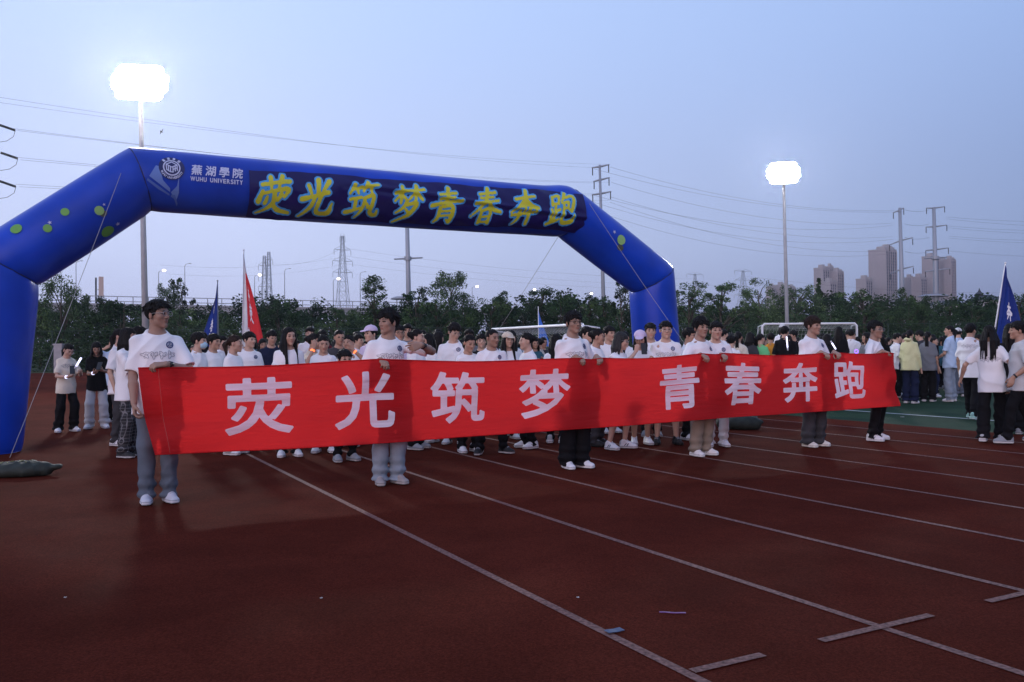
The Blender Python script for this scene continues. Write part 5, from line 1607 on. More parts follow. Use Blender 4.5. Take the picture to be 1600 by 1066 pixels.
sg = empty('road_sign', p_, hrot, 'small road sign on a dark post standing on the elevated road', 'road sign')
b = MB(); b.box((-.14, -.14, 0), (.14, .14, q.z - DK)); b.build('post', mat('dark_post', (.05, .055, .07), .6), sg)
b = MB(); b.box((.45, -.05, 1.6), (1.25, .05, q.z - DK + .2)); b.build('panel', mat('pale_sign_panel', (.55, .42, .36), .6), sg)
b = MB(); [b.box((.2, -.04, z), (1.35, .0, z + .12)) for z in (1.8, 2.8)]; b.build('bracket', M_POLEG, sg)

# ------------------------------------------------------------------ power poles, pylons and wires
M_PYL = mat('pylon_steel', (.30, .33, .37), .55, .4, metal=.2)
M_WIRE = mat('power_wire', (.05, .055, .07), .7)
M_INS = mat('insulator', (.06, .065, .07), .5)
def mono_pole(u, vtop, D, arms_, label, lean=.01, ring=None, r0=.40, r1=.20):
    top = at(u, vtop, D)
    root = empty('power_pole', (top.x + lean * top.z, D, 0), 0, label, 'power pole')
    b = MB(); b.tube([(0, 0, -.1), (-lean * top.z * .5, 0, top.z * .5), (-lean * top.z, 0, top.z)], [r0, (r0 + r1) / 2, r1], 14); b.build('shaft', M_PYL, root, True)
    for (dz, l, rgt, tilt) in arms_:
        z = top.z - dz; x = -lean * z
        a = MB(); a.tube([(x - l, -.2, z + tilt), (x, 0, z), (x + rgt, .2, z - tilt * .3 + .35)], [.10, .20, .10], 8)
        o = a.build('cross_arm', M_PYL, root)
        for ex, ez in ((x - l + .15, z + tilt), (x + rgt - .15, z + .3)):
            a = MB(); a.tube([(ex, 0, ez), (ex, 0, ez - 1.3)], .09, 8); a.build('insulator', M_INS, o)
    if ring:
        z = at(u, ring, D).z; a = MB(); x = -lean * z
        a.tube([(x, 0, z - .35), (x, 0, z + .35)], r0 * 1.25, 14); a.tube([(x - 2.6, -.3, z - .15), (x, 0, z), (x + 2.8, .3, z + .15)], [.13, .2, .13], 8); a.build('platform', M_PYL, root)
    return root, top
P1, T1 = mono_pole(937, 258, 150, [(.3, 1.4, 1.7, -.2), (2.6, 1.2, 1.7, -.3), (5.0, 1.5, 1.9, -.2)], 'tall steel power pole with three cross arms behind the right end of the arch', .018)
P2, T2 = mono_pole(1406, 325, 190, [(.5, 1.6, 1.0, -.6), (7.2, 2.6, 2.8, -1.0), (13.5, 2.6, 2.8, -1.0), (20.5, 2.4, 3.0, -1.0)], 'steel power pole with four stepped arms, left of the pair at right', .012, None, .66, .33)
P3, T3 = mono_pole(1459, 324, 195, [(.2, 1.8, 2.6, 0), (4.4, 2.0, 3.0, -.1), (9.6, 2.2, 3.2, -.2), (14.3, 2.4, 3.4, -.2)], 'steel power pole with four level arms, right of the pair at right', .012, 403, .70, .36)
P4, T4 = mono_pole(635, 300, 165, [(1.0, 1.5, 1.7, -.2), (3.4, 1.5, 1.7, -.2)], 'thick steel pole with a ring platform seen below the arch beam', .014, 404, .56, .34)
# bell-shaped canopy low on the right pole and beside the middle pole
for u, v, D, w_, lb in ((632, 467, 168, 5.4, 'small dark flat canopy at the foot of the ringed steel pole'), (1458, 463, 196, 6.5, 'small dark flat canopy round the right steel power pole')):
    q = at(u, v, D); b = MB()
    b.lathe([(0, .5), (w_ * .35, .38), (w_ * .5, .05), (w_ * .5, -.1), (w_ * .35, -.1), (0, -.1)], 20); 
    rt_ = empty('canopy', (q.x, D - .01, 0), 0, lb, 'canopy'); o = b.build('roof', M_POLEG, rt_, False, (0, 0, q.z))
    b = MB(); [b.tube([(w_ * .3 * math.cos(a), w_ * .3 * math.sin(a), -.05), (w_ * .3 * math.cos(a), w_ * .3 * math.sin(a), q.z - .08)], .1, 6) for a in (.5, 2.1, 3.7, 5.3)]; b.build('support', M_POLEG, rt_)
def lattice(u, vtop, vbase_z, D, w0, arms_, label, lean=.0, r=.09):
    top = at(u, vtop, D); hgt = top.z
    root = empty('lattice_pylon', (top.x, D, 0), .5, label, 'pylon')
    def cw(z): return w0 * (1 - z / hgt) ** 1.15 * .5 + .35
    b = MB()
    nz_ = 13; zs = [hgt * (1 - (1 - k / nz_) ** 1.25) for k in range(nz_ + 1)]
    for k in range(nz_):
        a0, a1 = cw(zs[k]), cw(zs[k + 1])
        c0 = [(-a0, -a0, zs[k]), (a0, -a0, zs[k]), (a0, a0, zs[k]), (-a0, a0, zs[k])]; c1 = [(-a1, -a1, zs[k + 1]), (a1, -a1, zs[k + 1]), (a1, a1, zs[k + 1]), (-a1, a1, zs[k + 1])]
        for i in range(4):
            j = (i + 1) % 4
            b.tube([c0[i], c1[i]], r, 4, cap=False); b.tube([c0[i], c1[j]], r * .6, 4, cap=False); b.tube([c0[j], c1[i]], r * .6, 4, cap=False); b.tube([c1[i], c1[j]], r * .6, 4, cap=False)
    b.build('tower_body', M_PYL, root)
    for dz, l in arms_:
        z = hgt - dz; a = MB(); w = cw(z)
        for s_ in (-1, 1):
            for y in (-w, w): a.tube([(s_ * w, y, z), (s_ * l, 0, z + .1)], r * .7, 4, cap=False)
            a.tube([(s_ * w, 0, z + 1.2), (s_ * l, 0, z + .1)], r * .7, 4, cap=False)
            a.tube([(s_ * l, 0, z), (s_ * l, 0, z - 1.5)], r, 4)
        a.tube([(-l, 0, z + .1), (l, 0, z + .1)], r * .6, 4)
        a.build('cross_arm', M_PYL, root)
lattice(535, 369, 0, 260, 5.0, [(.4, .8), (4.2, 2.6), (7.6, 3.1), (11, 3.0)], 'dark lattice pylon with three pairs of arms below the arch beam', 0, .075)
lattice(413, 400, 0, 265, 2.6, [(3, 1.8), (6.2, 1.8), (9.5, 1.8)], 'shorter left mast of the twin lattice masts right of the red flag', 0, .075)
lattice(420, 394, 0, 268, 2.6, [(2.5, 1.2)], 'taller right mast of the twin lattice masts right of the red flag', 0, .075)
lattice(1086, 428, 0, 420, 7, [(.4, 5.2), (5, 4.2), (10, 4.6)], 'distant lattice pylon just right of the right arch leg', 0, .075)
lattice(1161, 423, 0, 400, 9, [(.3, 5.2), (4.5, 5.0), (8.2, 4.2), (11.5, 5.6)], 'distant lattice pylon left of the right floodlight pole', 0, .085)
def wire(pa, pb, sag, label='thin dark power line sagging across the sky', group='power lines across the sky', r=.013):
    b = MB(); a, c = Vector(pa), Vector(pb)
    b.tube([a.lerp(c, t) - Vector((0, 0, sag * 4 * t * (1 - t))) for t in np.linspace(0, 1, 28)], r, 4, cap=False)
    return tag(b.build('power_line', M_WIRE, None, True), label, 'power line', group)
# from a pylon just outside the left edge to the tall pole at the right end of the arch
WL = 'thin power line running from the left edge towards the tall pole behind the arch'
for (u0, v0, D0, u1, v1, sag) in ((-60, 143, 70, 925, 262, 1.0), (-60, 152, 72, 951, 257, 1.1), (20, 201, 70, 926, 286, .9), (26, 204, 70, 952, 285, .9), (26, 246, 70, 926, 305, .8), (32, 250, 70, 952, 303, .8), (24, 288, 70, 930, 315, .7), (30, 292, 70, 952, 313, .7)):
    wire(at(u0, v0, D0), at(u1, v1, 150), sag, WL, 'wires left of the tall pole')
for k, (u, v) in enumerate(((10, 199), (14, 243), (11, 287))):
    q = at(u - 12, v - 4, 70); e = at(u + 14, v + 5, 70)
    root = empty('insulator_string', q, 0, ['top', 'middle', 'lowest'][k] + ' dark insulator string at the left edge of the sky with its looped wire', 'insulator')
    b = MB(); d = e - q; n_ = 18
    for j in range(n_):
        b.tube([d * (j / n_), d * ((j + .55) / n_)], [.11, .06], 8)
    b.build('discs', M_INS, root)
    b = MB(); b.tube([d, d + Vector((-.15, 0, -.5)), d + Vector((-.7, 0, -.85)), d + Vector((-1.4, 0, -.95)), d + Vector((-2.2, 0, -.8))], .02, 5); b.build('jumper_loop', M_WIRE, root, True)
WR = 'thin power line sagging between the tall pole and the steel pole at right'
for (u0, v0, u1, v1, sag) in ((953, 261, 1399, 329, 4.2), (928, 264, 1412, 331, 4.3), (955, 285, 1393, 349, 4.6), (927, 305, 1395, 352, 5.4), (955, 308, 1394, 370, 4.8), (927, 316, 1396, 374, 5.8), (953, 316, 1394, 392, 5.2), (930, 330, 1396, 396, 6.0)):
    wire(at(u0, v0, 150), at(u1, v1, 190), sag * .55, WR, 'wires between the poles', .019)
WE = 'thin power line leaving the right steel pole towards the right edge'
for (u0, v0, v1) in ((1478, 339, 343), (1478, 342, 352), (1480, 353, 357), (1480, 356, 363), (1482, 369, 372), (1482, 372, 377), (1482, 392, 399)):
    wire(at(u0, v0, 195), at(1720, v1 + 2, 200), .6, WE, 'wires right of the poles', .02)
WM = 'thin power line linking the two steel poles at right'
for v in (328, 350, 371, 393): wire(at(1414, v, 190), at(1452, v, 195), .4, WM, 'wires between the pair of poles', .028)
WF = 'faint distant power line low over the trees'
for (u0, v0, u1, v1) in ((250, 414, 533, 402), (262, 428, 533, 414), (540, 400, 1082, 446), (540, 412, 1082, 452), (540, 388, 1084, 436), (1090, 440, 1157, 433), (1092, 452, 1157, 446), (1166, 432, 1640, 456), (422, 412, 530, 390)):
    wire(at(u0, v0, 262), at(u1, v1, 300), 2.0, WF, 'distant wires', .022)

# ------------------------------------------------------------------ tower blocks far beyond the trees
def facade(name, base, win, fl=3.0):
    m = mat(name, base, .85, .2)
    nn, ll = m.node_tree.nodes, m.node_tree.links
    t = nn.new('ShaderNodeTexCoord'); s_ = nn.new('ShaderNodeSeparateXYZ'); ll.new(t.outputs['Object'], s_.inputs[0])
    a = nn.new('ShaderNodeMath'); a.operation = 'MULTIPLY'; a.inputs[1].default_value = 1 / fl; ll.new(s_.outputs['Z'], a.inputs[0])
    b = nn.new('ShaderNodeMath'); b.operation = 'FRACT'; ll.new(a.outputs[0], b.inputs[0])
    c = nn.new('ShaderNodeMath'); c.operation = 'GREATER_THAN'; c.inputs[1].default_value = .42; ll.new(b.outputs[0], c.inputs[0])
    x = nn.new('ShaderNodeMix'); x.data_type = 'RGBA'; x.inputs['A'].default_value = (*base, 1); x.inputs['B'].default_value = (*win, 1)
    ll.new(c.outputs[0], x.inputs['Factor']); ll.new(x.outputs['Result'], nn['Principled BSDF'].inputs['Base Color'])
    return m
M_TOWER = mat('tower_render', (.34, .30, .295), .85, .2, noise=(.05, .08))
M_TWIN = facade('window_column', (.20, .18, .185), (.035, .042, .06))
M_TROOF = mat('tower_cornice', (.36, .33, .32), .85)
def tower(D, blocks, label, rot=.62):
    u_m = sum((b[0] + b[1]) / 2 for b in blocks) / len(blocks)
    c0 = at(u_m, 500, D)
    root = empty('tower_block', (c0.x, D, 0), 0, label, 'tower block')
    k_ = math.cos(rot) + math.sin(rot)
    for bi, (u0, u1, vt, dy) in enumerate(blocks):
        q = at((u0 + u1) / 2, vt, D + dy); w = (u1 - u0) / F * (D + dy) / k_
        Mx = Matrix.Translation((q.x - c0.x, dy, 0)) @ Matrix.Rotation(rot, 4, 'Z')
        hh = w / 2; z1 = q.z
        b = MB(); b.box((-hh, -hh, -.5), (hh, hh, z1), Mx); wl_ = b.build('wall', M_TOWER, root)
        b = MB(); b.box((-hh - .3, -hh - .3, z1), (hh + .3, hh + .3, z1 + .9), Mx); b.box((-hh * .45, -hh * .5, z1 + .9), (hh * .3, hh * .4, z1 + 4.2), Mx); b.box((hh * .38, -hh * .8, z1 + .9), (hh * .8, -hh * .2, z1 + 2.6), Mx); b.build('roof', M_TROOF, wl_)
        n_ = max(3, int(w / 3.4))
        for face in (0, 1):
            for i in range(n_):
                s0 = -hh + (i + .22) * w / n_; s1 = -hh + (i + .80) * w / n_
                b = MB()
                if face == 0: b.box((s0, -hh - .12, 4), (s1, -hh - .01, z1 - 2.2), Mx)
                else: b.box((hh + .01, s0, 4), (hh + .12, s1, z1 - 2.2), Mx)
                b.build('window_column', M_TWIN, wl_)
        b = MB()
        for i in range(n_ + 1):
            s0 = -hh + i * w / n_
            b.box((s0 - .25, -hh - .7, 3), (s0 + .25, -hh - .002, z1 - (0.8 if i % 2 else 3.5)), Mx); b.box((hh + .002, s0 - .25, 3), (hh + .7, s0 + .25, z1 - (3.5 if i % 2 else .8)), Mx)
        b.build('pier', M_TOWER, wl_)
tower(900, [(1358, 1399, 392, 0), (1338, 1362, 437, -20), (1372, 1396, 388.5, 18)], 'tallest beige tower block with a lower wing, left of the steel poles')
tower(920, [(1272, 1295, 420, 0), (1290, 1302, 418, 12), (1296, 1317, 425, 4), (1284, 1306, 441, -18)], 'short grey beige tower block behind the dark conifer')
tower(940, [(1441, 1466, 402, 0), (1462, 1483, 409, 14), (1474, 1492, 406, 4), (1424, 1447, 434, -16), (1412, 1428, 435, 6)], 'wide stepped tower block behind the right steel pole')
tower(980, [(1197, 1213, 449, 0), (1210, 1229, 446.5, 6), (1228, 1243, 450.5, 0)], 'low distant apartment block just left and right of the floodlight pole')
# pale houses peeping over the trees
M_HOUSE = mat('pale_house_wall', (.48, .47, .47), .85); M_DROOF = mat('dark_tile_roof', (.045, .05, .06), .7)
def house(u0, u1, vtop, D, label, pag=False):
    q0, q1 = at(u0, vtop, D), at(u1, vtop, D); w = q1.x - q0.x; z = q0.z
    root = empty('house', ((q0.x + q1.x) / 2, D, 0), 0, label, 'house')
    b = MB(); b.box((-w * .42, -3, -.2), (w * .42, 3, z - 1.2)); b.build('wall', M_HOUSE, root)
    b = MB(); h = w / 2
    b.add([(-h, -3.6, z - 1.2), (h, -3.6, z - 1.2), (h, 3.6, z - 1.2), (-h, 3.6, z - 1.2), (-h * .6, 0, z), (h * .6, 0, z)], [(0, 1, 5, 4), (1, 2, 5), (2, 3, 4, 5), (3, 0, 4), (3, 2, 1, 0)])
    rf = b.build('roof', M_DROOF, root)
    if pag:
        b = MB(); b.lathe([(.6, 0), (.6, .7), (1.0, .7), (.35, 1.2), (.15, 1.6), (.02, 2.0)], 8, (-w * .22, 0, z - .6)); b.build('finial', M_DROOF, rf)
    for k in range(4):
        b = MB(); x = -w * .36 + k * w * .2; b.box((x, -3.08, z - 3.4), (x + w * .1, -3.001, z - 1.9)); b.build('window', mat('house_window', (.06, .07, .08), .3) if k == 0 and not bpy.data.materials.get('house_window') else bpy.data.materials['house_window'], root)
house(1520, 1557, 461, 175, 'pale house with dark tiled roof and finial near the right blue flag', True)
house(1452, 1500, 470, 215, 'low pale house peeping over the trees below the right steel pole')
house(868, 922, 474, 230, 'low house with a dark red brown roof line left of the tall power pole')

# ------------------------------------------------------------------ goals
M_NET = mat('white_net', (.6, .6, .6), .8)
def goal(loc, rz, w, h, d, r, label):
    root = empty('football_goal', loc, rz, label, 'goal')
    b = MB(); b.tube([(-w / 2, 0, 0), (-w / 2, 0, h - .1), (-w / 2 + .1, 0, h), (w / 2 - .1, 0, h), (w / 2, 0, h - .1), (w / 2, 0, 0)], r, 10); b.build('front_frame', M_WHITEP, root, True)
    b = MB()
    for s_ in (-1, 1):
        b.tube([(s_ * w / 2, r, h - .05), (s_ * w / 2, d * .45, h - .1), (s_ * w / 2, d, .05)], r * .55, 8); b.tube([(s_ * w / 2, 0, .04), (s_ * w / 2, d, .04)], r * .55, 8)
    b.tube([(-w / 2, d, .05), (w / 2, d, .05)], r * .55, 8); b.build('back_stay', M_WHITEP, root, True)
    b = MB(); st = .16
    def back(x, t):                                                # net profile from crossbar down to the back bar
        return Vector((x, d * (.42 * t / .4 if t < .4 else .42 + .58 * (t - .4) / .6), (h - .05) * (1 - (.06 * t / .4 if t < .4 else .06 + .94 * (t - .4) / .6)) - .05 * math.sin(PI * t)))
    for k in range(int(w / st) + 1):
        x = -w / 2 + k * st; b.tube([back(x, t) for t in np.linspace(0, 1, 8)], .004, 3, cap=False)
    for t in np.linspace(.05, 1, int((h + d) / st)): b.tube([back(x, t) for x in np.linspace(-w / 2, w / 2, 6)], .004, 3, cap=False)
    for s_ in (-1, 1):
        for t in np.linspace(.1, 1, 14):
            q = back(s_ * w / 2, t); b.tube([(s_ * w / 2, 0, q.z), q], .004, 3, cap=False)
    b.build('net', M_NET, root)
g1 = ST(12.9, 22.6)
goal(g1, A28 + PI / 2 + PI, 5.6, 2.0, 1.1, .045, 'white goal with net turned sideways behind the middle of the banner')
gq = at(1265, 506, 37)
goal((gq.x, 37, 0), .04, 4.1, gq.z, 1.2, .05, 'white goal with net beyond the crowd under the right floodlight')

# ------------------------------------------------------------------ flags
def flag(u, vtop, D, base_dx, len_, wid, mcol, ink, label, lean, side=1, edge=None, seed=1, pole_m=None, marks=(), ppole=3.2, tw=0.0):
    top = at(u, vtop, D); r = np.random.default_rng(seed)
    foot = Vector((top.x + lean[0] * top.z, top.y + lean[1] * top.z, 0.9))
    root = empty('flag', foot, 0, label, 'flag')
    T = top - foot
    b = MB(); b.tube([(0, 0, 0), T * .5, T], [.013, .013, .010], 8); b.ball(tuple(T), .018, 6); b.build('pole', pole_m or M_WHITEP, root, True)
    n, mm = 34, 18
    def pt(i, j):                                                   # i along the pole (down), j out from the pole
        fi, fj = i / n, j / mm
        pole = T * (1 - .02 - fi * len_ / T.length)
        w = wid * (.06 + .94 * fi ** .8) * fj
        wave = math.sin(fj * 9 + fi * 2.3 + seed) * .05 * (.3 + fi) * (1 - .3 * fj)
        dx = side * w * math.cos(tw) ; dy = wave + w * math.sin(tw)
        drop = -.55 * wid * fj * (1 - fi) ** .5 - .25 * wid * fj ** 2
        return pole + Vector((dx, dy - .012, drop * .8))
    V_, Q_ = [], []
    for i in range(n + 1):
        for j in range(mm + 1): V_.append(pt(i, j)[:])
    for i in range(n):
        for j in range(mm):
            a = i * (mm + 1) + j; Q_.append((a, a + 1, a + mm + 2, a + mm + 1))
    me = np_mesh('cloth', V_, Q_); o = link('cloth', me, mcol, root, True)
    if edge:                                                        # a contrasting band next to the pole
        me.materials.append(edge); idx = np.zeros(len(me.polygons), dtype=np.int32)
        for q in range(len(idx)):
            if q % mm < 4 or q // mm < 5: idx[q] = 1
        me.polygons.foreach_set('material_index', idx)
    bm = bmesh.new(); kz = 0
    for (fi, fj, sc_, ch, sub) in marks:
        for st_ in BRUSH[ch][:sub]:
            sv = len(bm.verts); stroke(bm, st_, 1.5, 0, 6)
            bm.verts.ensure_lookup_table()
            for v in bm.verts[sv:]:
                x, y = v.co.x / 100, -v.co.y / 100
                ii, jj = (fi + y * sc_) * n, (fj + x * sc_ * .8) * mm
                i0, j0 = min(n - 1, max(0, int(ii))), min(mm - 1, max(0, int(jj)))
                a = pt(ii, jj); v.co = a + Vector((0, -.010 - .0004 * kz, 0))
            kz += 1
    if marks:
        me = bpy.data.meshes.new('lettering'); bm.to_mesh(me); link('lettering', me, ink, o)
    bm.free()
def fcloth(name, c, tr):
    m = bpy.data.materials.new(name); m.use_nodes = True; translucent(m, c, tr, .35, .6); return m
M_FBLUE = fcloth('blue_flag_cloth', (.014, .028, .17), (.02, .05, .28)); M_FRED = fcloth('red_flag_cloth', (.50, .022, .03), (.7, .04, .05)); M_FSKY = fcloth('bright_blue_flag_cloth', (.06, .19, .62), (.08, .25, .8)); M_FWHITE = fcloth('white_flag_cloth', (.62, .60, .66), (.6, .6, .65))
flag(340, 439, 17, 0, 1.25, .66, M_FBLUE, M_WHITEINK, 'dark blue flag with white lettering hanging left of the red flag', (.0, .0), -1, None, 3, M_POLEG, ((.25, .25, .16, 4, 8), (.5, .30, .20, 5, 9), (.74, .36, .2, 6, 8)), 3, .5)
flag(381, 391, 16.5, 0, 1.80, .60, M_FRED, M_WHITEINK, 'red flag with a white band and white lettering on a raised pole', (-.012, 0), 1, M_FWHITE, 5, M_WHITEP, ((.30, .45, .15, 6, 8), (.48, .46, .2, 0, 9), (.78, .25, .16, 3, 8)), 3, -.45)
flag(841, 480, 27, 0, 1.15, .42, M_FSKY, M_WHITEINK, 'bright blue flag rising behind the goal in the middle of the crowd', (-.0, 0), 1, None, 7, M_WHITEP, ((.7, .4, .22, 5, 9),), 3, -.4)
flag(1571, 411, 14.5, 0, 1.32, .52, M_FBLUE, M_WHITEINK, 'deep blue flag on a slanting white pole at the right edge', (-.115, 0), 1, None, 9, M_WHITEP, ((.42, .40, .22, 6, 8), (.70, .55, .2, 1, 6)), 3, -.3)
# a bird crossing above the arch
bq = at(252, 206, 60); bd = MB()
bd.ball((0, 0, 0), (.05, .13, .045), 8); bd.ball((0, -.14, .02), (.032, .04, .032), 6)
bd.add([(0.03, -.06, .02), (.10, -.03, .16), (.13, .06, .24), (.03, .08, .02)], [(0, 1, 2, 3), (3, 2, 1, 0)]); bd.add([(-.03, -.06, .02), (-.08, -.02, -.12), (-.10, .06, -.2), (-.03, .08, .02)], [(0, 1, 2, 3), (3, 2, 1, 0)]); bd.add([(-.02, .1, 0), (.02, .1, 0), (.05, .24, 0), (-.05, .24, 0)], [(0, 1, 2, 3), (3, 2, 1, 0)])
tag(bd.build('bird', M_BLACKP, None, False, bq), 'small dark bird flying just above the left part of the arch', 'bird')
# ------------------------------------------------------------------ the six people holding the banner
R_ = math.radians
def grip(x, t, dz=.03, inward=1):
    """wrist of a hand laid over the top edge of the banner"""
    return (x, -(t - BT) + .055, 1.235 + dz)
def holder(s, t, h, look, **kw):
    loc = ST(s, t); yaw = A28
    hy = R_(look) - bearing(loc) - yaw
    yaw += R_(kw.pop('dyaw', 0)); hy = R_(look) - bearing(loc) - yaw
    for k_ in ('ra', 'la'):
        if 'st' in kw[k_]:
            kw[k_] = dict(kw[k_]); kw[k_]['w'] = tuple(local(loc, yaw, ST(*kw[k_].pop('st'))))
    p = dict(loc=loc, yaw=yaw, h=h, hyaw=hy, res=.0065, sres=.0075, pres=.008, hres=.0055, emblem=True)
    p.update(kw)
    if 'print' not in p: p['print'] = .722
    make_person(p)
HR_ = dict(d=(0.15, -1, -.35), n=(0, .3, -1), thumb=(1, 0, 0), curl=.85, hint=(-.45, .7, -.8))
HL_ = dict(d=(-.15, -1, -.35), n=(0, .3, -1), thumb=(-1, 0, 0), curl=.85, hint=(.45, .7, -.8))
BAND_BR = mat('brown_bead_band', (.05, .03, .02), .5)
holder(.86, 8.21, 1.815, 52, seed=11, skin=(.31, .19, .14), hair='messy', fringe=.058, vol=.9, sweep=-.02, glasses=True, jaw=.95, hpitch=-.02,
       ra=dict(w=(-.205, -.17, .895), d=(.05, -.15, -1), n=(1, -.25, 0), thumb=(0, -1, 0), curl=.75, hint=(-.12, .9, 0)),
       la=dict(w=(.045, -.265, 1.222), d=(-1, -.05, -.06), n=(0, .45, -1), thumb=(0, 1, .6), curl=.8, hint=(.75, .1, -.75)),
       watch=M_BLACKP, face=(0, -1, .4), pants='straight', pcol='denim', cuff=.05, shoe=((.50, .53, .60), (.62, .64, .70)), feet=((-.09, 0, -.12), (.088, -.02, .22)), print=.718,
       label='leftmost banner holder, spectacles and grey blue jeans, forearm laid along the banner edge')
holder(2.98, 8.15, 1.755, -50, seed=12, skin=(.34, .21, .155), hair='messy', fringe=.040, vol=1.9, sweep=-.03, tufts=66, tilt=.02,
       ra=dict(HR_, w=grip(-.13, 8.15, .0)), la=dict(w=(.235, -.31, 1.375), d=(-1, -.12, -.25), n=(-.15, 1, -.2), thumb=(0, .2, 1), curl=.9, point=True, hint=(1, -.1, -.25)),
       watch=M_BLACKP, face=(.1, -1, .2), pants='baggy', pcol='ldenim', cuff=.05, shoe=((.30, .28, .28), (.42, .40, .40)), feet=((-.078, 0, -.25), (.088, -.02, .25)),
       label='second banner holder from left, tousled hair, raised bent arm with wristwatch, pale jeans')
holder(5.16, 8.15, 1.765, 30, seed=13, skin=(.32, .20, .145), hair='bowl', fringe=.040, vol=1.5, glasses='black', hpitch=-.03,
       ra=dict(HR_, w=grip(-.06, 8.15, .005)), la=dict(HL_, w=grip(.205, 8.15, .005)), pants='wide', pcol='black', shoe=((.70, .71, .74), (.74, .74, .76)), feet=((-.082, 0, -.15), (.088, -.03, .35)), print=.716,
       label='third banner holder from left, dark rimmed glasses, bowl haircut and wide black trousers')
holder(7.07, 8.25, 1.715, 33, seed=14, skin=(.34, .21, .155), hair='messy', fringe=.036, vol=2.0, tufts=70, sweep=.025,
       ra=dict(HR_, w=grip(-.22, 8.25, .01)), la=dict(HL_, w=grip(.10, 8.25, .01)), pants='baggy', pcol='khaki', cuff=.055, shoe=((.68, .68, .68), (.74, .74, .74)), feet=((-.085, 0, -.1), (.09, .02, .45)), print=None,
       label='fourth banner holder from left, shaggy hair and beige khaki trousers')
holder(8.96, 8.22, 1.755, 55, seed=15, skin=(.36, .225, .165), hair='bowl', hcol='brown', fringe=.030, vol=1.5,
       ra=dict(HR_, w=grip(-.09, 8.22, .02)), la=dict(HL_, w=grip(.15, 8.22, .02)), pants='wide', pcol='dgrey', shoe=((.68, .65, .60), (.70, .68, .64)), feet=((-.09, 0, -.05), (.10, 0, .3)), print=None,
       label='fifth banner holder from left, brown fringe, profile to the right, dark grey trousers')
holder(10.25, 8.28, 1.70, 58, seed=16, dyaw=22, skin=(.30, .185, .135), hair='short', fringe=.056, vol=1.3, glasses=True,
       ra=dict(HR_, st=(10.09, 8.03, 1.262)), la=dict(st=(10.355, 8.10, .90), d=(-.25, -.25, -1), n=(-1, -.25, 0), thumb=(0, -1, 0), curl=.8, hint=(.6, .8, 0)), pants='straight', pcol='black',
       shoe=((.70, .70, .72), (.72, .72, .74)), lace=(.03, .03, .03), feet=((-.10, 0, -.1), (.12, .0, .55)), print=None,
       label='rightmost banner holder, glasses, black trousers, hand hanging at the banner end')

# ------------------------------------------------------------------ people behind the banner
NSEED = [40]
def person_px(u, vtop, D, turn, look, label, group=None, **kw):
    NSEED[0] += 1
    q = at(u, vtop, D); loc = Vector((q.x, D, 0)); b = bearing(loc)
    p = dict(loc=loc, yaw=R_(turn) - b, h=q.z + .015, hyaw=R_(look - turn), seed=NSEED[0], res=.010 if D < 13 else .0125, hands=False, label=label, group=group)
    p.update(kw)
    return make_person(p)
SH = {'w': ((.66, .67, .70), (.72, .72, .74)), 'b': ((.02, .02, .022), (.55, .55, .56)), 'g': ((.25, .26, .28), (.6, .6, .6)), 'p': ((.40, .10, .22), (.5, .4, .45)), 'k': ((.015, .015, .016), (.02, .02, .02)), 'm': ((.35, .62, .55), (.6, .75, .7))}
up = lambda x, y, z, **k: dict(w=(x, y, z), **k)
# left of the banner
person_px(103, 536, 14.6, 25, 30, 'person in cream T-shirt and wide black trousers reading a phone at far left', fem=True, hair='pony', hlen=.18, top='cream', pants='wide', pcol='black', shoe=SH['w'], hpitch=.45, lean=.06, hands=True, res=.009, emblem=False, print=.74,
          la=up(.10, -.30, .98, d=(-.5, -.8, .35), n=(-.3, .5, .8), curl=.8, thumb=(-.4, -.2, 1)), ra=up(-.10, -.28, .93, d=(.6, -.7, .25), n=(.2, .4, .9), curl=.8, thumb=(.4, -.2, 1)), band_r=M_GLOW_W, feet=((-.12, .02, -.35), (.12, -.02, .1)))
person_px(151, 533, 15.2, -5, 2, 'person in black T-shirt and white trousers reading a phone at far left', fem=True, hair='bob', top='black', pants='wide', pcol='offwhite', shoe=SH['w'], hpitch=.42, lean=.05, hands=True, res=.009,
          la=up(.12, -.30, 1.02, d=(-.6, -.7, .3), n=(-.3, .5, .8), curl=.8, thumb=(-.4, -.2, 1)), ra=up(-.02, -.30, .98, d=(.5, -.8, .3), n=(.2, .4, .9), curl=.8, thumb=(.4, -.2, 1)), band_r=M_GLOW_W, feet=((-.12, 0, -.3), (.12, 0, .35)))
person_px(199, 511, 11.0, 62, 62, 'person with folded arms and plaid trousers behind the leftmost banner holder', fem=True, hair='bob', top='white', pants='baggy', pcol='plaid', shoe=SH['b'], la=up(-.08, -.24, 1.03, hint=(.8, .2, -.6)), ra=up(.08, -.26, 1.06, hint=(-.8, .2, -.6)), band_r=M_BLACKP, slv=.9)
person_px(187, 512, 12.4, 55, 60, 'person in white T-shirt and dark grey trousers just left of the plaid trousers', fem=True, hair='pony', top='white', pants='straight', pcol='dgrey', shoe=SH['w'])
person_px(216, 510, 12.0, 95, 95, 'dark haired person facing right, half hidden behind the leftmost banner holder', hair='bowl', top='white', pants='straight', pcol='black', shoe=SH['w'], vol=1.4)
person_px(178, 526, 16.5, -20, 10, 'person in light blue top with a hand raised to the brow at left', fem=True, hair='pony', top='lblue', pcol='black', shoe=SH['w'], hands=True, ra=up(-.10, -.20, 1.40, d=(.8, -.3, .5), n=(.2, .8, -.2), curl=.3, hint=(-1, -.2, .2)))
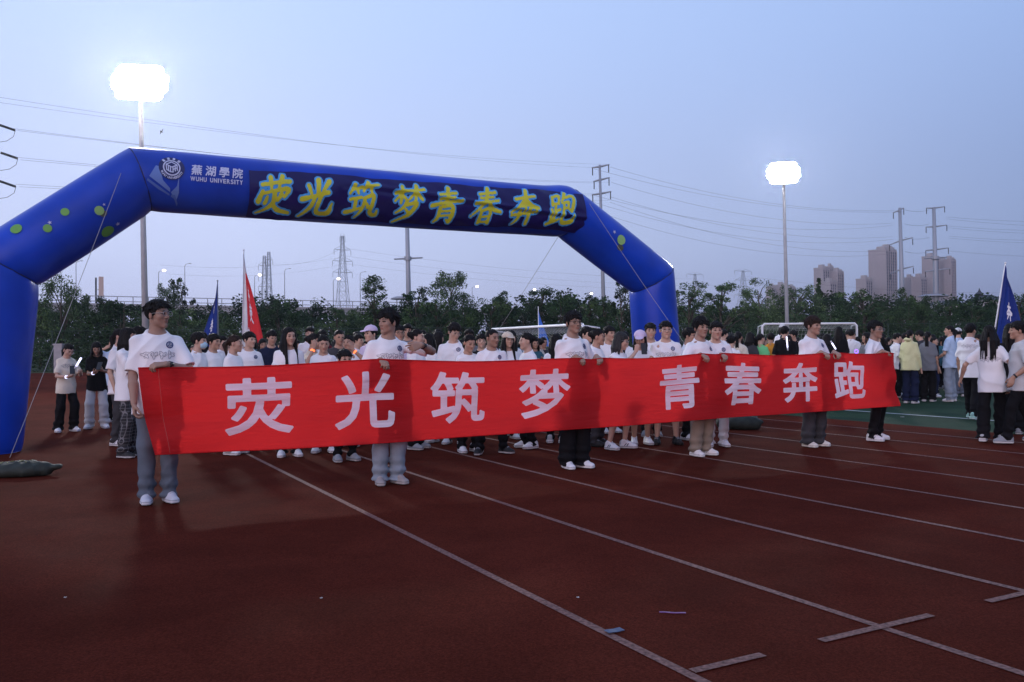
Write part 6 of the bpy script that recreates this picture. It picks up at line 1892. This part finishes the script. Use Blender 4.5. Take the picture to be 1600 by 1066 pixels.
# from the leftmost holder to the second
person_px(309, 519, 11.7, 60, 75, 'person wearing a pale blue face mask beside the leftmost banner holder', fem=True, hair='short', vol=1.2, top='white', mask=True, pants='straight', pcol='black', shoe=SH['p'])
person_px(333, 522, 12.8, 40, 55, 'short haired person in white T-shirt, second to the right of the face mask', hair='short', top='white', pcol='navy', shoe=SH['w'])
person_px(365, 523, 11.2, 60, 78, 'brown haired person in profile to the right, under the red flag', fem=True, hair='pony', hcol='brown', top='white', pants='wide', pcol='offwhite', shoe=SH['w'], hlen=.16)
person_px(389, 518, 12.4, 10, 45, 'person in white T-shirt with chest emblem just right of the red flag', fem=True, hair='short', vol=1.0, top='white', emblem=True, pcol='dgrey', shoe=SH['w'], res=.010)
person_px(411, 529, 15.0, 0, 10, 'smiling person with parted hair peeping between white T-shirts left of the long black hair', fem=True, hair='bob', top='dgrey', pcol='black', part=.25, shoe=SH['b'])
person_px(451, 511, 10.9, 5, 25, 'person with long straight black hair falling in front over a white T-shirt', fem=True, hair='long', hlen=.33, frontlocks=True, top='white', pcol='black', part=.3, fringe=.07, shoe=SH['w'], res=.009)
person_px(484, 510, 17.0, 0, 0, 'short haired person farther back between the long black hair and the raised hand', hair='short', top='white', pcol='black', shoe=SH['w'])
person_px(489, 521, 12.2, 55, 80, 'person in profile raising a hand with an orange glowing wristband', fem=True, hair='bun', top='beige', pcol='black', shoe=SH['w'], hands=True, res=.010, ra=up(-.22, -.16, 1.36, d=(.1, -.1, 1), n=(.6, .6, 0), curl=.5, hint=(-.9, -.7, -.3)), band_r=M_GLOW_O)
person_px(505, 523, 11.3, -5, 8, 'smiling person with tied back hair looking down, left of the small dark head', fem=True, hair='bun', top='white', pcol='black', shoe=SH['w'], hpitch=.22)
person_px(529, 524, 14.0, 0, 10, 'person with glasses and dark bob behind the person looking down', fem=True, hair='bob', top='dgrey', glasses=True, pcol='black', shoe=SH['g'])
person_px(545, 523, 12.0, -15, -25, 'person holding a hand with an orange light to the cheek', fem=True, hair='bun', top='white', pcol='navy', shoe=SH['w'], hands=True, res=.010, la=up(.12, -.22, 1.33, d=(-.3, -.1, 1), n=(-.6, .6, 0), curl=.4, hint=(.9, -.5, -.5)), band_l=M_GLOW_O)
person_px(538, 552, 10.4, 20, 20, 'child whose dark head just shows above the banner left of the second holder', hair='short', top='navy', pcol='black', shoe=SH['g'], hs=1.12)
person_px(580, 508, 12.8, -40, -50, 'person in lilac top half hidden behind the second banner holder', hair='short', top='lilac', pcol='black', cap='lilac', shoe=SH['g'])
# second to third holder
person_px(623, 507, 13.2, 10, 15, 'person with glasses behind the raised arm of the second holder', hair='short', top='lilac', glasses='black', pcol='black', shoe=SH['w'])
person_px(637, 505, 16.0, -10, 0, 'dark haired person farther back right of the second holder', hair='short', top='grey', pcol='black', shoe=SH['w'])
person_px(650, 513, 11.6, 65, 78, 'smiling person in profile to the right next to the raised elbow', fem=True, hair='bun', top='white', pcol='black', shoe=SH['g'])
person_px(670, 521, 12.5, -55, -60, 'smiling dark haired person turned left facing the profile by the raised elbow', fem=True, hair='bob', top='white', pcol='dgrey', shoe=SH['w'])
person_px(684, 514, 17.0, 20, 35, 'person farther back between the smiling pair and the tall person looking down', hair='short', top='white', pcol='black', shoe=SH['w'])
person_px(708, 503, 12.2, -10, 30, 'tall person in white T-shirt with glasses looking down, above the third letter', hair='short', top='white', glasses=True, hpitch=.38, pcol='dgrey', shoe=SH['w'], emblem=True, res=.010, vol=1.2)
person_px(731, 522, 11.2, 25, 30, 'person with side plait and tied hair looking down, above the third letter', fem=True, hair='pony', top='white', hpitch=.30, pcol='black', ponyx=.13, shoe=SH['w'], fringe=.075)
person_px(733, 514, 15.5, 5, 10, 'dark haired person directly behind the side plait', hair='short', top='grey', pcol='black', shoe=SH['w'])
person_px(752, 522, 14.2, -5, 5, 'person in black shirt standing behind between the plait and the balding person', hair='short', top='black', pcol='black', shoe=SH['k'])
person_px(768, 514, 11.0, 15, 42, 'balding older person in white T-shirt, black trousers and black shoes with white soles', hair='none', top='white', emblem=True, pcol='black', pants='straight', shoe=SH['b'], hpitch=.05, skin=(.31, .19, .135), res=.009, jaw=1.15, feet=((-.17, 0, -.4), (.15, 0, .55)))
person_px(793, 519, 12.8, 15, 25, 'smiling person in beige cap with long dark hair', fem=True, hair='long', top='white', cap='beige', frontlocks=True, pcol='black', shoe=SH['w'])
person_px(824, 520, 11.6, -60, -75, 'person in profile to the left with hair bun, left of the third holder', fem=True, hair='bun', top='white', pcol='black', shoe=SH['w'])
person_px(842, 528, 17.5, -120, -120, 'person in pale cream top seen from behind under the bright blue flag', fem=True, hair='bun', top='cream', pcol='black', shoe=SH['w'])
person_px(868, 522, 12.2, 170, 170, 'person with long black hair seen from behind, left of the third holder', fem=True, hair='long', top='white', pcol='black', shoe=SH['w'])
# third to fourth holder
person_px(916, 510, 13.4, 35, 50, 'short haired person directly right of the third holder', hair='short', top='white', pcol='black', shoe=SH['w'])
person_px(932, 513, 11.8, 70, 85, 'person with tied hair in profile to the right, right of the third holder', fem=True, hair='bun', top='white', pcol='dgrey', shoe=SH['k'])
person_px(951, 509, 13.6, 30, 45, 'person with short hair behind the hand at the mouth', hair='short', top='white', pcol='black', shoe=SH['w'])
person_px(967, 519, 11.4, 60, 88, 'greying person in profile with glasses and a hand at the mouth', fem=True, hair='bob', hcol='grey', top='white', pants='shorts', pcol='black', glasses=True, shoe=SH['w'], hands=True, res=.009, hpitch=.2, ra=up(-.02, -.26, 1.28, d=(.2, -.2, 1), n=(.6, .6, 0), curl=.9, hint=(-.9, -.3, -.8)), feet=((-.14, .05, -.3), (.12, -.03, .2)))
person_px(1000, 516, 11.9, 10, -5, 'person in lilac cap looking down at a dark phone', fem=True, hair='bob', top='white', cap='lilac', hpitch=.22, pants='shorts', pcol='navy', shoe=SH['w'], hands=True, la=up(.13, -.30, 1.12, d=(-.3, -.6, .7), n=(-.6, .5, .3), curl=.7, thumb=(-.2, -.2, 1)))
person_px(1016, 504, 13.0, 5, 8, 'short haired person in white T-shirt standing before the right arch leg', hair='short', top='white', pcol='black', shoe=SH['g'])
person_px(1040, 501, 11.9, 5, 10, 'older person with glasses and chest emblem in front of the right arch leg', hair='short', top='white', emblem=True, print=.72, glasses=True, pants='shorts', pcol='black', shoe=SH['k'], jaw=1.15, vol=.7, res=.009, feet=((-.13, 0, -.2), (.13, 0, .3)))
person_px(1076, 512, 12.5, 60, 72, 'person with glasses in profile directly left of the fourth holder', hair='short', top='white', glasses='black', pcol='black', shoe=SH['w'])
person_px(1118, 502, 11.6, 12, 15, 'broad faced person with chest emblem directly right of the fourth holder', hair='short', vol=.7, top='white', emblem=True, pcol='offwhite', pants='straight', shoe=SH['w'], jaw=1.15, res=.009)
# between the fourth and fifth holder and on the field
person_px(1142, 524, 16.0, 150, 165, 'person in white top seen from behind, right of the fourth holder', hair='short', top='white', pcol='black', shoe=SH['w'])
person_px(1153, 517, 17.5, 170, 170, 'person with black ponytail and cream top seen from behind', fem=True, hair='pony', top='cream', pcol='black', hlen=.28, shoe=SH['w'])
person_px(1172, 519, 19.0, 150, 120, 'person with bobbed hair in dark grey top left of the green T-shirt', fem=True, hair='bob', top='dgrey', pcol='black', shoe=SH['w'])
person_px(1188, 521, 19.0, 165, 130, 'person in mint green T-shirt seen from behind', fem=True, hair='pony', hlen=.15, top='green', pcol='black', shoe=SH['w'])
person_px(1204, 520, 20.0, 190, 190, 'person in orange yellow T-shirt seen from behind beside the green T-shirt', hair='short', top='orange', pcol='black', shoe=SH['w'])
person_px(1226, 509, 19.0, 175, 160, 'person in black T-shirt seen from behind left of the fifth holder', hair='short', top='black', pcol='black', shoe=SH['b'], vol=1.4)
person_px(1222, 505, 26.0, 20, 20, 'person in white hat beyond the black T-shirt, beneath the goal post', fem=True, hair='bob', top='white', cap='offwhite', pcol='black', shoe=SH['w'])
person_px(1240, 516, 22.0, -60, -70, 'person in profile to the left behind the white glow stick', hair='bowl', top='black', pcol='black', shoe=SH['w'])
person_px(1310, 509, 20.0, 170, 170, 'person with very long black hair and black T-shirt right of the fifth holder', fem=True, hair='long', hlen=.45, top='black', pcol='black', shoe=SH['w'])
person_px(1292, 522, 18.5, 150, 130, 'person in black T-shirt holding a white glow stick next to the fifth holder', fem=True, hair='bob', top='black', pcol='black', shoe=SH['w'])
person_px(1330, 514, 22.0, 170, 170, 'person in white T-shirt beneath the right goal post', hair='short', top='white', pcol='navy', shoe=SH['w'])
person_px(1354, 519, 20.0, -40, -60, 'person in pale grey top touching the mouth, left of the rightmost holder', fem=True, hair='bob', top='grey', pcol='navy', shoe=SH['w'])
# right-hand crowd
WALK = dict(feet=((-.09, .22, -.05), (.10, -.24, .05)))
person_px(1421, 514, 20.0, 155, 165, 'person in lemon yellow hoodie and dark jeans seen from behind at right', fem=True, hair='pony', hlen=.12, top='lemon', sleeve='long', hood=True, pants='wide', pcol='navy', shoe=SH['w'], hem=.46, res=.011, fat=.02)
person_px(1449, 517, 20.6, 170, 170, 'person with long ponytail, grey T-shirt and wide black trousers seen from behind', fem=True, hair='pony', hlen=.42, top='grey', pants='wide', pcol='black', shoe=SH['w'], fat=.03, res=.012)
person_px(1484, 507, 20.5, -110, -85, 'person in light blue T-shirt and blue jeans with ponytail, facing left', fem=True, hair='pony', hlen=.26, ponyx=.05, top='lblue', pants='wide', pcol='ldenim', shoe=SH['w'], res=.011, hands=True, la=up(.10, -.26, 1.02, d=(-.4, -.9, 0), n=(0, .2, -1), curl=.6, hint=(.7, .7, -.4)))
person_px(1497, 512, 22.5, 190, 190, 'person in white cap behind the light blue T-shirt', hair='short', top='lblue', cap='offwhite', pants='wide', pcol='denim', shoe=SH['w'])
person_px(1516, 505, 15.5, 160, 150, 'person in white T-shirt with pale green shoes walking away at right', hair='short', vol=1.4, top='white', pants='straight', pcol='black', shoe=SH['m'], res=.010, backprint=True, print=.755, feet=((-.10, .18, -.05, .0), (.10, -.22, .05)), hands=True)
person_px(1549, 508, 11.9, 172, 190, 'person with long black hair and wide black trousers walking away at right', fem=True, hair='long', hlen=.30, hwide=1.25, top='white', pants='wide', pcol='black', shoe=SH['w'], res=.008, hem=.44, fat=.012, backprint=True, print=.70, hands=True, tilt=.05,
          la=up(.40, -.10, .86, d=(.45, -.2, -.9), n=(-.8, -.3, -.3), curl=.4, hint=(.6, .8, 0)), ra=up(-.30, .05, .86, d=(-.2, -.2, -1), n=(.9, -.3, 0), curl=.4), feet=((-.08, -.10, -.05), (.10, .14, .05)))
person_px(1578, 505, 12.9, 185, 185, 'person in black clothes with long dark hair beside the wavy haired walker', fem=True, hair='long', hlen=.36, top='black', pants='wide', pcol='black', shoe=SH['g'], res=.009)
person_px(1592, 502, 11.6, -80, -75, 'person in pale T-shirt cut by the right edge of the picture', hair='short', vol=1.2, top='offwhite', pants='straight', pcol='black', shoe=SH['g'], res=.008, hands=True, feet=((-.12, .2, -.1), (.12, -.2, .1)), band_l=M_BLACKP, la=up(.26, -.12, .90, d=(.1, -.4, -1), n=(-1, 0, 0), curl=.4))
person_px(1600, 520, 16.5, 150, 140, 'person in grey trousers and white top half outside the right edge', hair='short', top='white', pants='straight', pcol='grey', shoe=SH['w'])

# ------------------------------------------------------------------ the deeper crowd: a dozen people, copied and turned
def copy_tree(o, parent=None):
    c = o.copy(); COL.objects.link(c)
    if parent: c.parent = parent
    for ch in list(o.children): copy_tree(ch, c)
    return c
PROT = []
specs = [
 (dict(hair='short', top='white', pcol='black'), 'short haired person in white T-shirt and black trousers in the deep crowd'),
 (dict(hair='short', top='black', pcol='dgrey', vol=1.4), 'short haired person in black T-shirt in the deep crowd'),
 (dict(fem=True, hair='long', top='black', pcol='black'), 'long haired person in black clothes in the deep crowd'),
 (dict(fem=True, hair='pony', top='white', pcol='denim', hlen=.24), 'person with ponytail and white T-shirt in the deep crowd'),
 (dict(fem=True, hair='bob', top='grey', pcol='black'), 'person with bobbed hair and grey top in the deep crowd'),
 (dict(hair='bowl', top='navy', pcol='black'), 'person with bowl haircut and navy top in the deep crowd'),
 (dict(fem=True, hair='long', top='white', pcol='ldenim', frontlocks=True), 'long haired person in white T-shirt and pale jeans in the deep crowd'),
 (dict(fem=True, hair='bun', top='dgrey', pcol='dgrey'), 'person with hair bun and dark grey top in the deep crowd'),
 (dict(hair='messy', top='maroon', pcol='black', vol=1.5), 'person with shaggy hair and dark red top in the deep crowd'),
 (dict(fem=True, hair='pony', top='black', pcol='navy', hlen=.3), 'person with ponytail and black top in the deep crowd'),
 (dict(fem=True, hair='bob', top='teal', pcol='black'), 'person with bobbed hair and dark teal top in the deep crowd'),
 (dict(hair='short', top='dgrey', pcol='black', glasses='black'), 'short haired person in glasses and dark grey top in the deep crowd'),
]
for i, (kw, lb) in enumerate(specs):
    hgt = 1.62 if kw.get('fem') else 1.72
    arm = [{}, dict(w=(.12, -.25, 1.15), hint=(.8, .4, -.6)), dict(w=(.06, -.28, 1.05), hint=(.8, .4, -.6))][i % 3]
    o, _, _ = make_person(dict(loc=(0, 0, 0), yaw=0, h=hgt, seed=200 + i, res=.016, hres=.012, hands=False, la=arm, hpitch=.1 * (i % 3), hyaw=.3 * (i % 3 - 1), shoe=SH['wgb'[i % 3]], **kw))
    PROT.append((o, lb, kw))
rc = np.random.default_rng(77)
spots = []
def try_spot(x, y, gap):
    for (a, b) in spots:
        if (a - x) ** 2 + (b - y) ** 2 < gap * gap: return False
    spots.append((x, y)); return True
taken = [(o.location.x, o.location.y) for o in bpy.data.objects if o.parent is None and o.get('category') == 'person' and o.get('label')]
spots += taken
first = [True] * len(PROT)
LW = {'white': 'white', 'black': 'black'}
def place(x, y, face, dark):
    pool = [k for k in range(len(PROT)) if (PROT[k][2]['top'] != 'white') == dark]
    k = int(rc.choice(pool)); o, lb, kw = PROT[k]
    if first[k]: r_ = o; first[k] = False
    else: r_ = copy_tree(o)
    s = rc.uniform(.95, 1.05)
    r_.location = (x, y, 0); r_.scale = (s * rc.uniform(.96, 1.05), s, s); r_.rotation_euler = (0, 0, face)
    return tag(r_, lb, 'person', 'deep crowd: ' + lb.split(' in the deep')[0])
# under and behind the arch
n_ = 0; tries = 0
while n_ < 100 and tries < 4000:
    tries += 1
    y = 13.2 + 17 * rc.random() ** 1.3; u = rc.uniform(296, 985)
    x = (u - 800) / F * y
    if ((x * CV.x + y * CV.y) > 12.0 and rc.random() < .6): continue
    if try_spot(x, y, .52):
        place(x, y, R_(rc.normal(10, 55)) - math.atan2(x, y), rc.random() < .62); n_ += 1
# on the field at right
n_ = 0; tries = 0
while n_ < 124 and tries < 4000:
    tries += 1
    y = 20.5 + 15 * rc.random() ** 1.2; u = rc.uniform(1112, 1640) if rc.random() < .5 else rc.uniform(1112, 1420)
    x = (u - 800) / F * y
    if u > 1500 and y < 23: continue
    if try_spot(x, y, .52):
        place(x, y, R_(rc.normal(165, 60)) - math.atan2(x, y), rc.random() < .80); n_ += 1

# ------------------------------------------------------------------ things in hands
def phone(u, v, D, rz, tilt, label, lit=True):
    q = at(u, v, D); root = empty('phone', q, rz, label, 'phone')
    Mx = Matrix.Rotation(tilt, 4, 'X')
    b = MB(); b.box((-.038, -.005, -.078), (.038, .005, .078), Mx); b.build('case', M_BLACKP, root)
    b = MB(); b.box((-.034, .0051, -.072), (.034, .0065, .072), Mx); b.build('screen', M_SCREEN if lit else M_BLACKP, root)
phone(113, 578, 14.28, .5, -.6, 'phone held by the person in the cream T-shirt')
phone(155, 572, 14.88, 0, -.6, 'phone held by the person in the black T-shirt')
phone(1006, 545, 11.58, .2, -.3, 'dark phone held by the person in the lilac cap', False)
def glow_stick(u0, v0, u1, v1, D, m_l, label):
    a, c = at(u0, v0, D), at(u1, v1, D); root = empty('glow_stick', a, 0, label, 'glow stick')
    b = MB(); b.tube([(0, 0, 0), (c - a) * .22], .016, 8); b.build('handle', M_WHITEP, root, True)
    b = MB(); b.tube([(c - a) * .22, (c - a) * .96, (c - a)], [.017, .017, .010], 8); b.build('tube', m_l, root, True)
glow_stick(117, 576, 127, 559, 14.25, M_GLOW_W, 'white glow stick in the hands of the person in the cream T-shirt')
glow_stick(1231, 548, 1229, 526, 18.7, M_GLOW_W, 'upright white glow stick beside the person in the black T-shirt')
glow_stick(1298, 533, 1306, 546, 18.2, M_GLOW_W, 'slanted white glow stick right of the fifth banner holder')
def glow_ring(u, v, D, m_l, label):
    q = at(u, v, D); b = MB(); b.tube([(.04 * math.cos(a), .01 * math.sin(2 * a), .04 * math.sin(a)) for a in np.linspace(0, 2 * PI, 20)], .009, 6, cap=False)
    tag(b.build('glow_bracelet', m_l, None, True, q), label, 'bracelet')
glow_ring(1338, 549, 19.6, M_GLOW_V, 'violet glowing ring held in the crowd left of the rightmost holder')

# ------------------------------------------------------------------ dusk haze
M_HAZE = bpy.data.materials.new('haze'); M_HAZE.use_nodes = True
nt = M_HAZE.node_tree; nt.nodes.clear()
ho = nt.nodes.new('ShaderNodeOutputMaterial'); hv = nt.nodes.new('ShaderNodeVolumePrincipled')
hv.inputs['Color'].default_value = (.80, .86, 1.0, 1); hv.inputs['Density'].default_value = .00022; hv.inputs['Anisotropy'].default_value = .76
nt.links.new(hv.outputs[0], ho.inputs['Volume'])
b = MB(); b.box((-1510, -90, -1.1), (1510, 1310, 122)); hz = b.build('haze', M_HAZE); hz['kind'] = 'stuff'
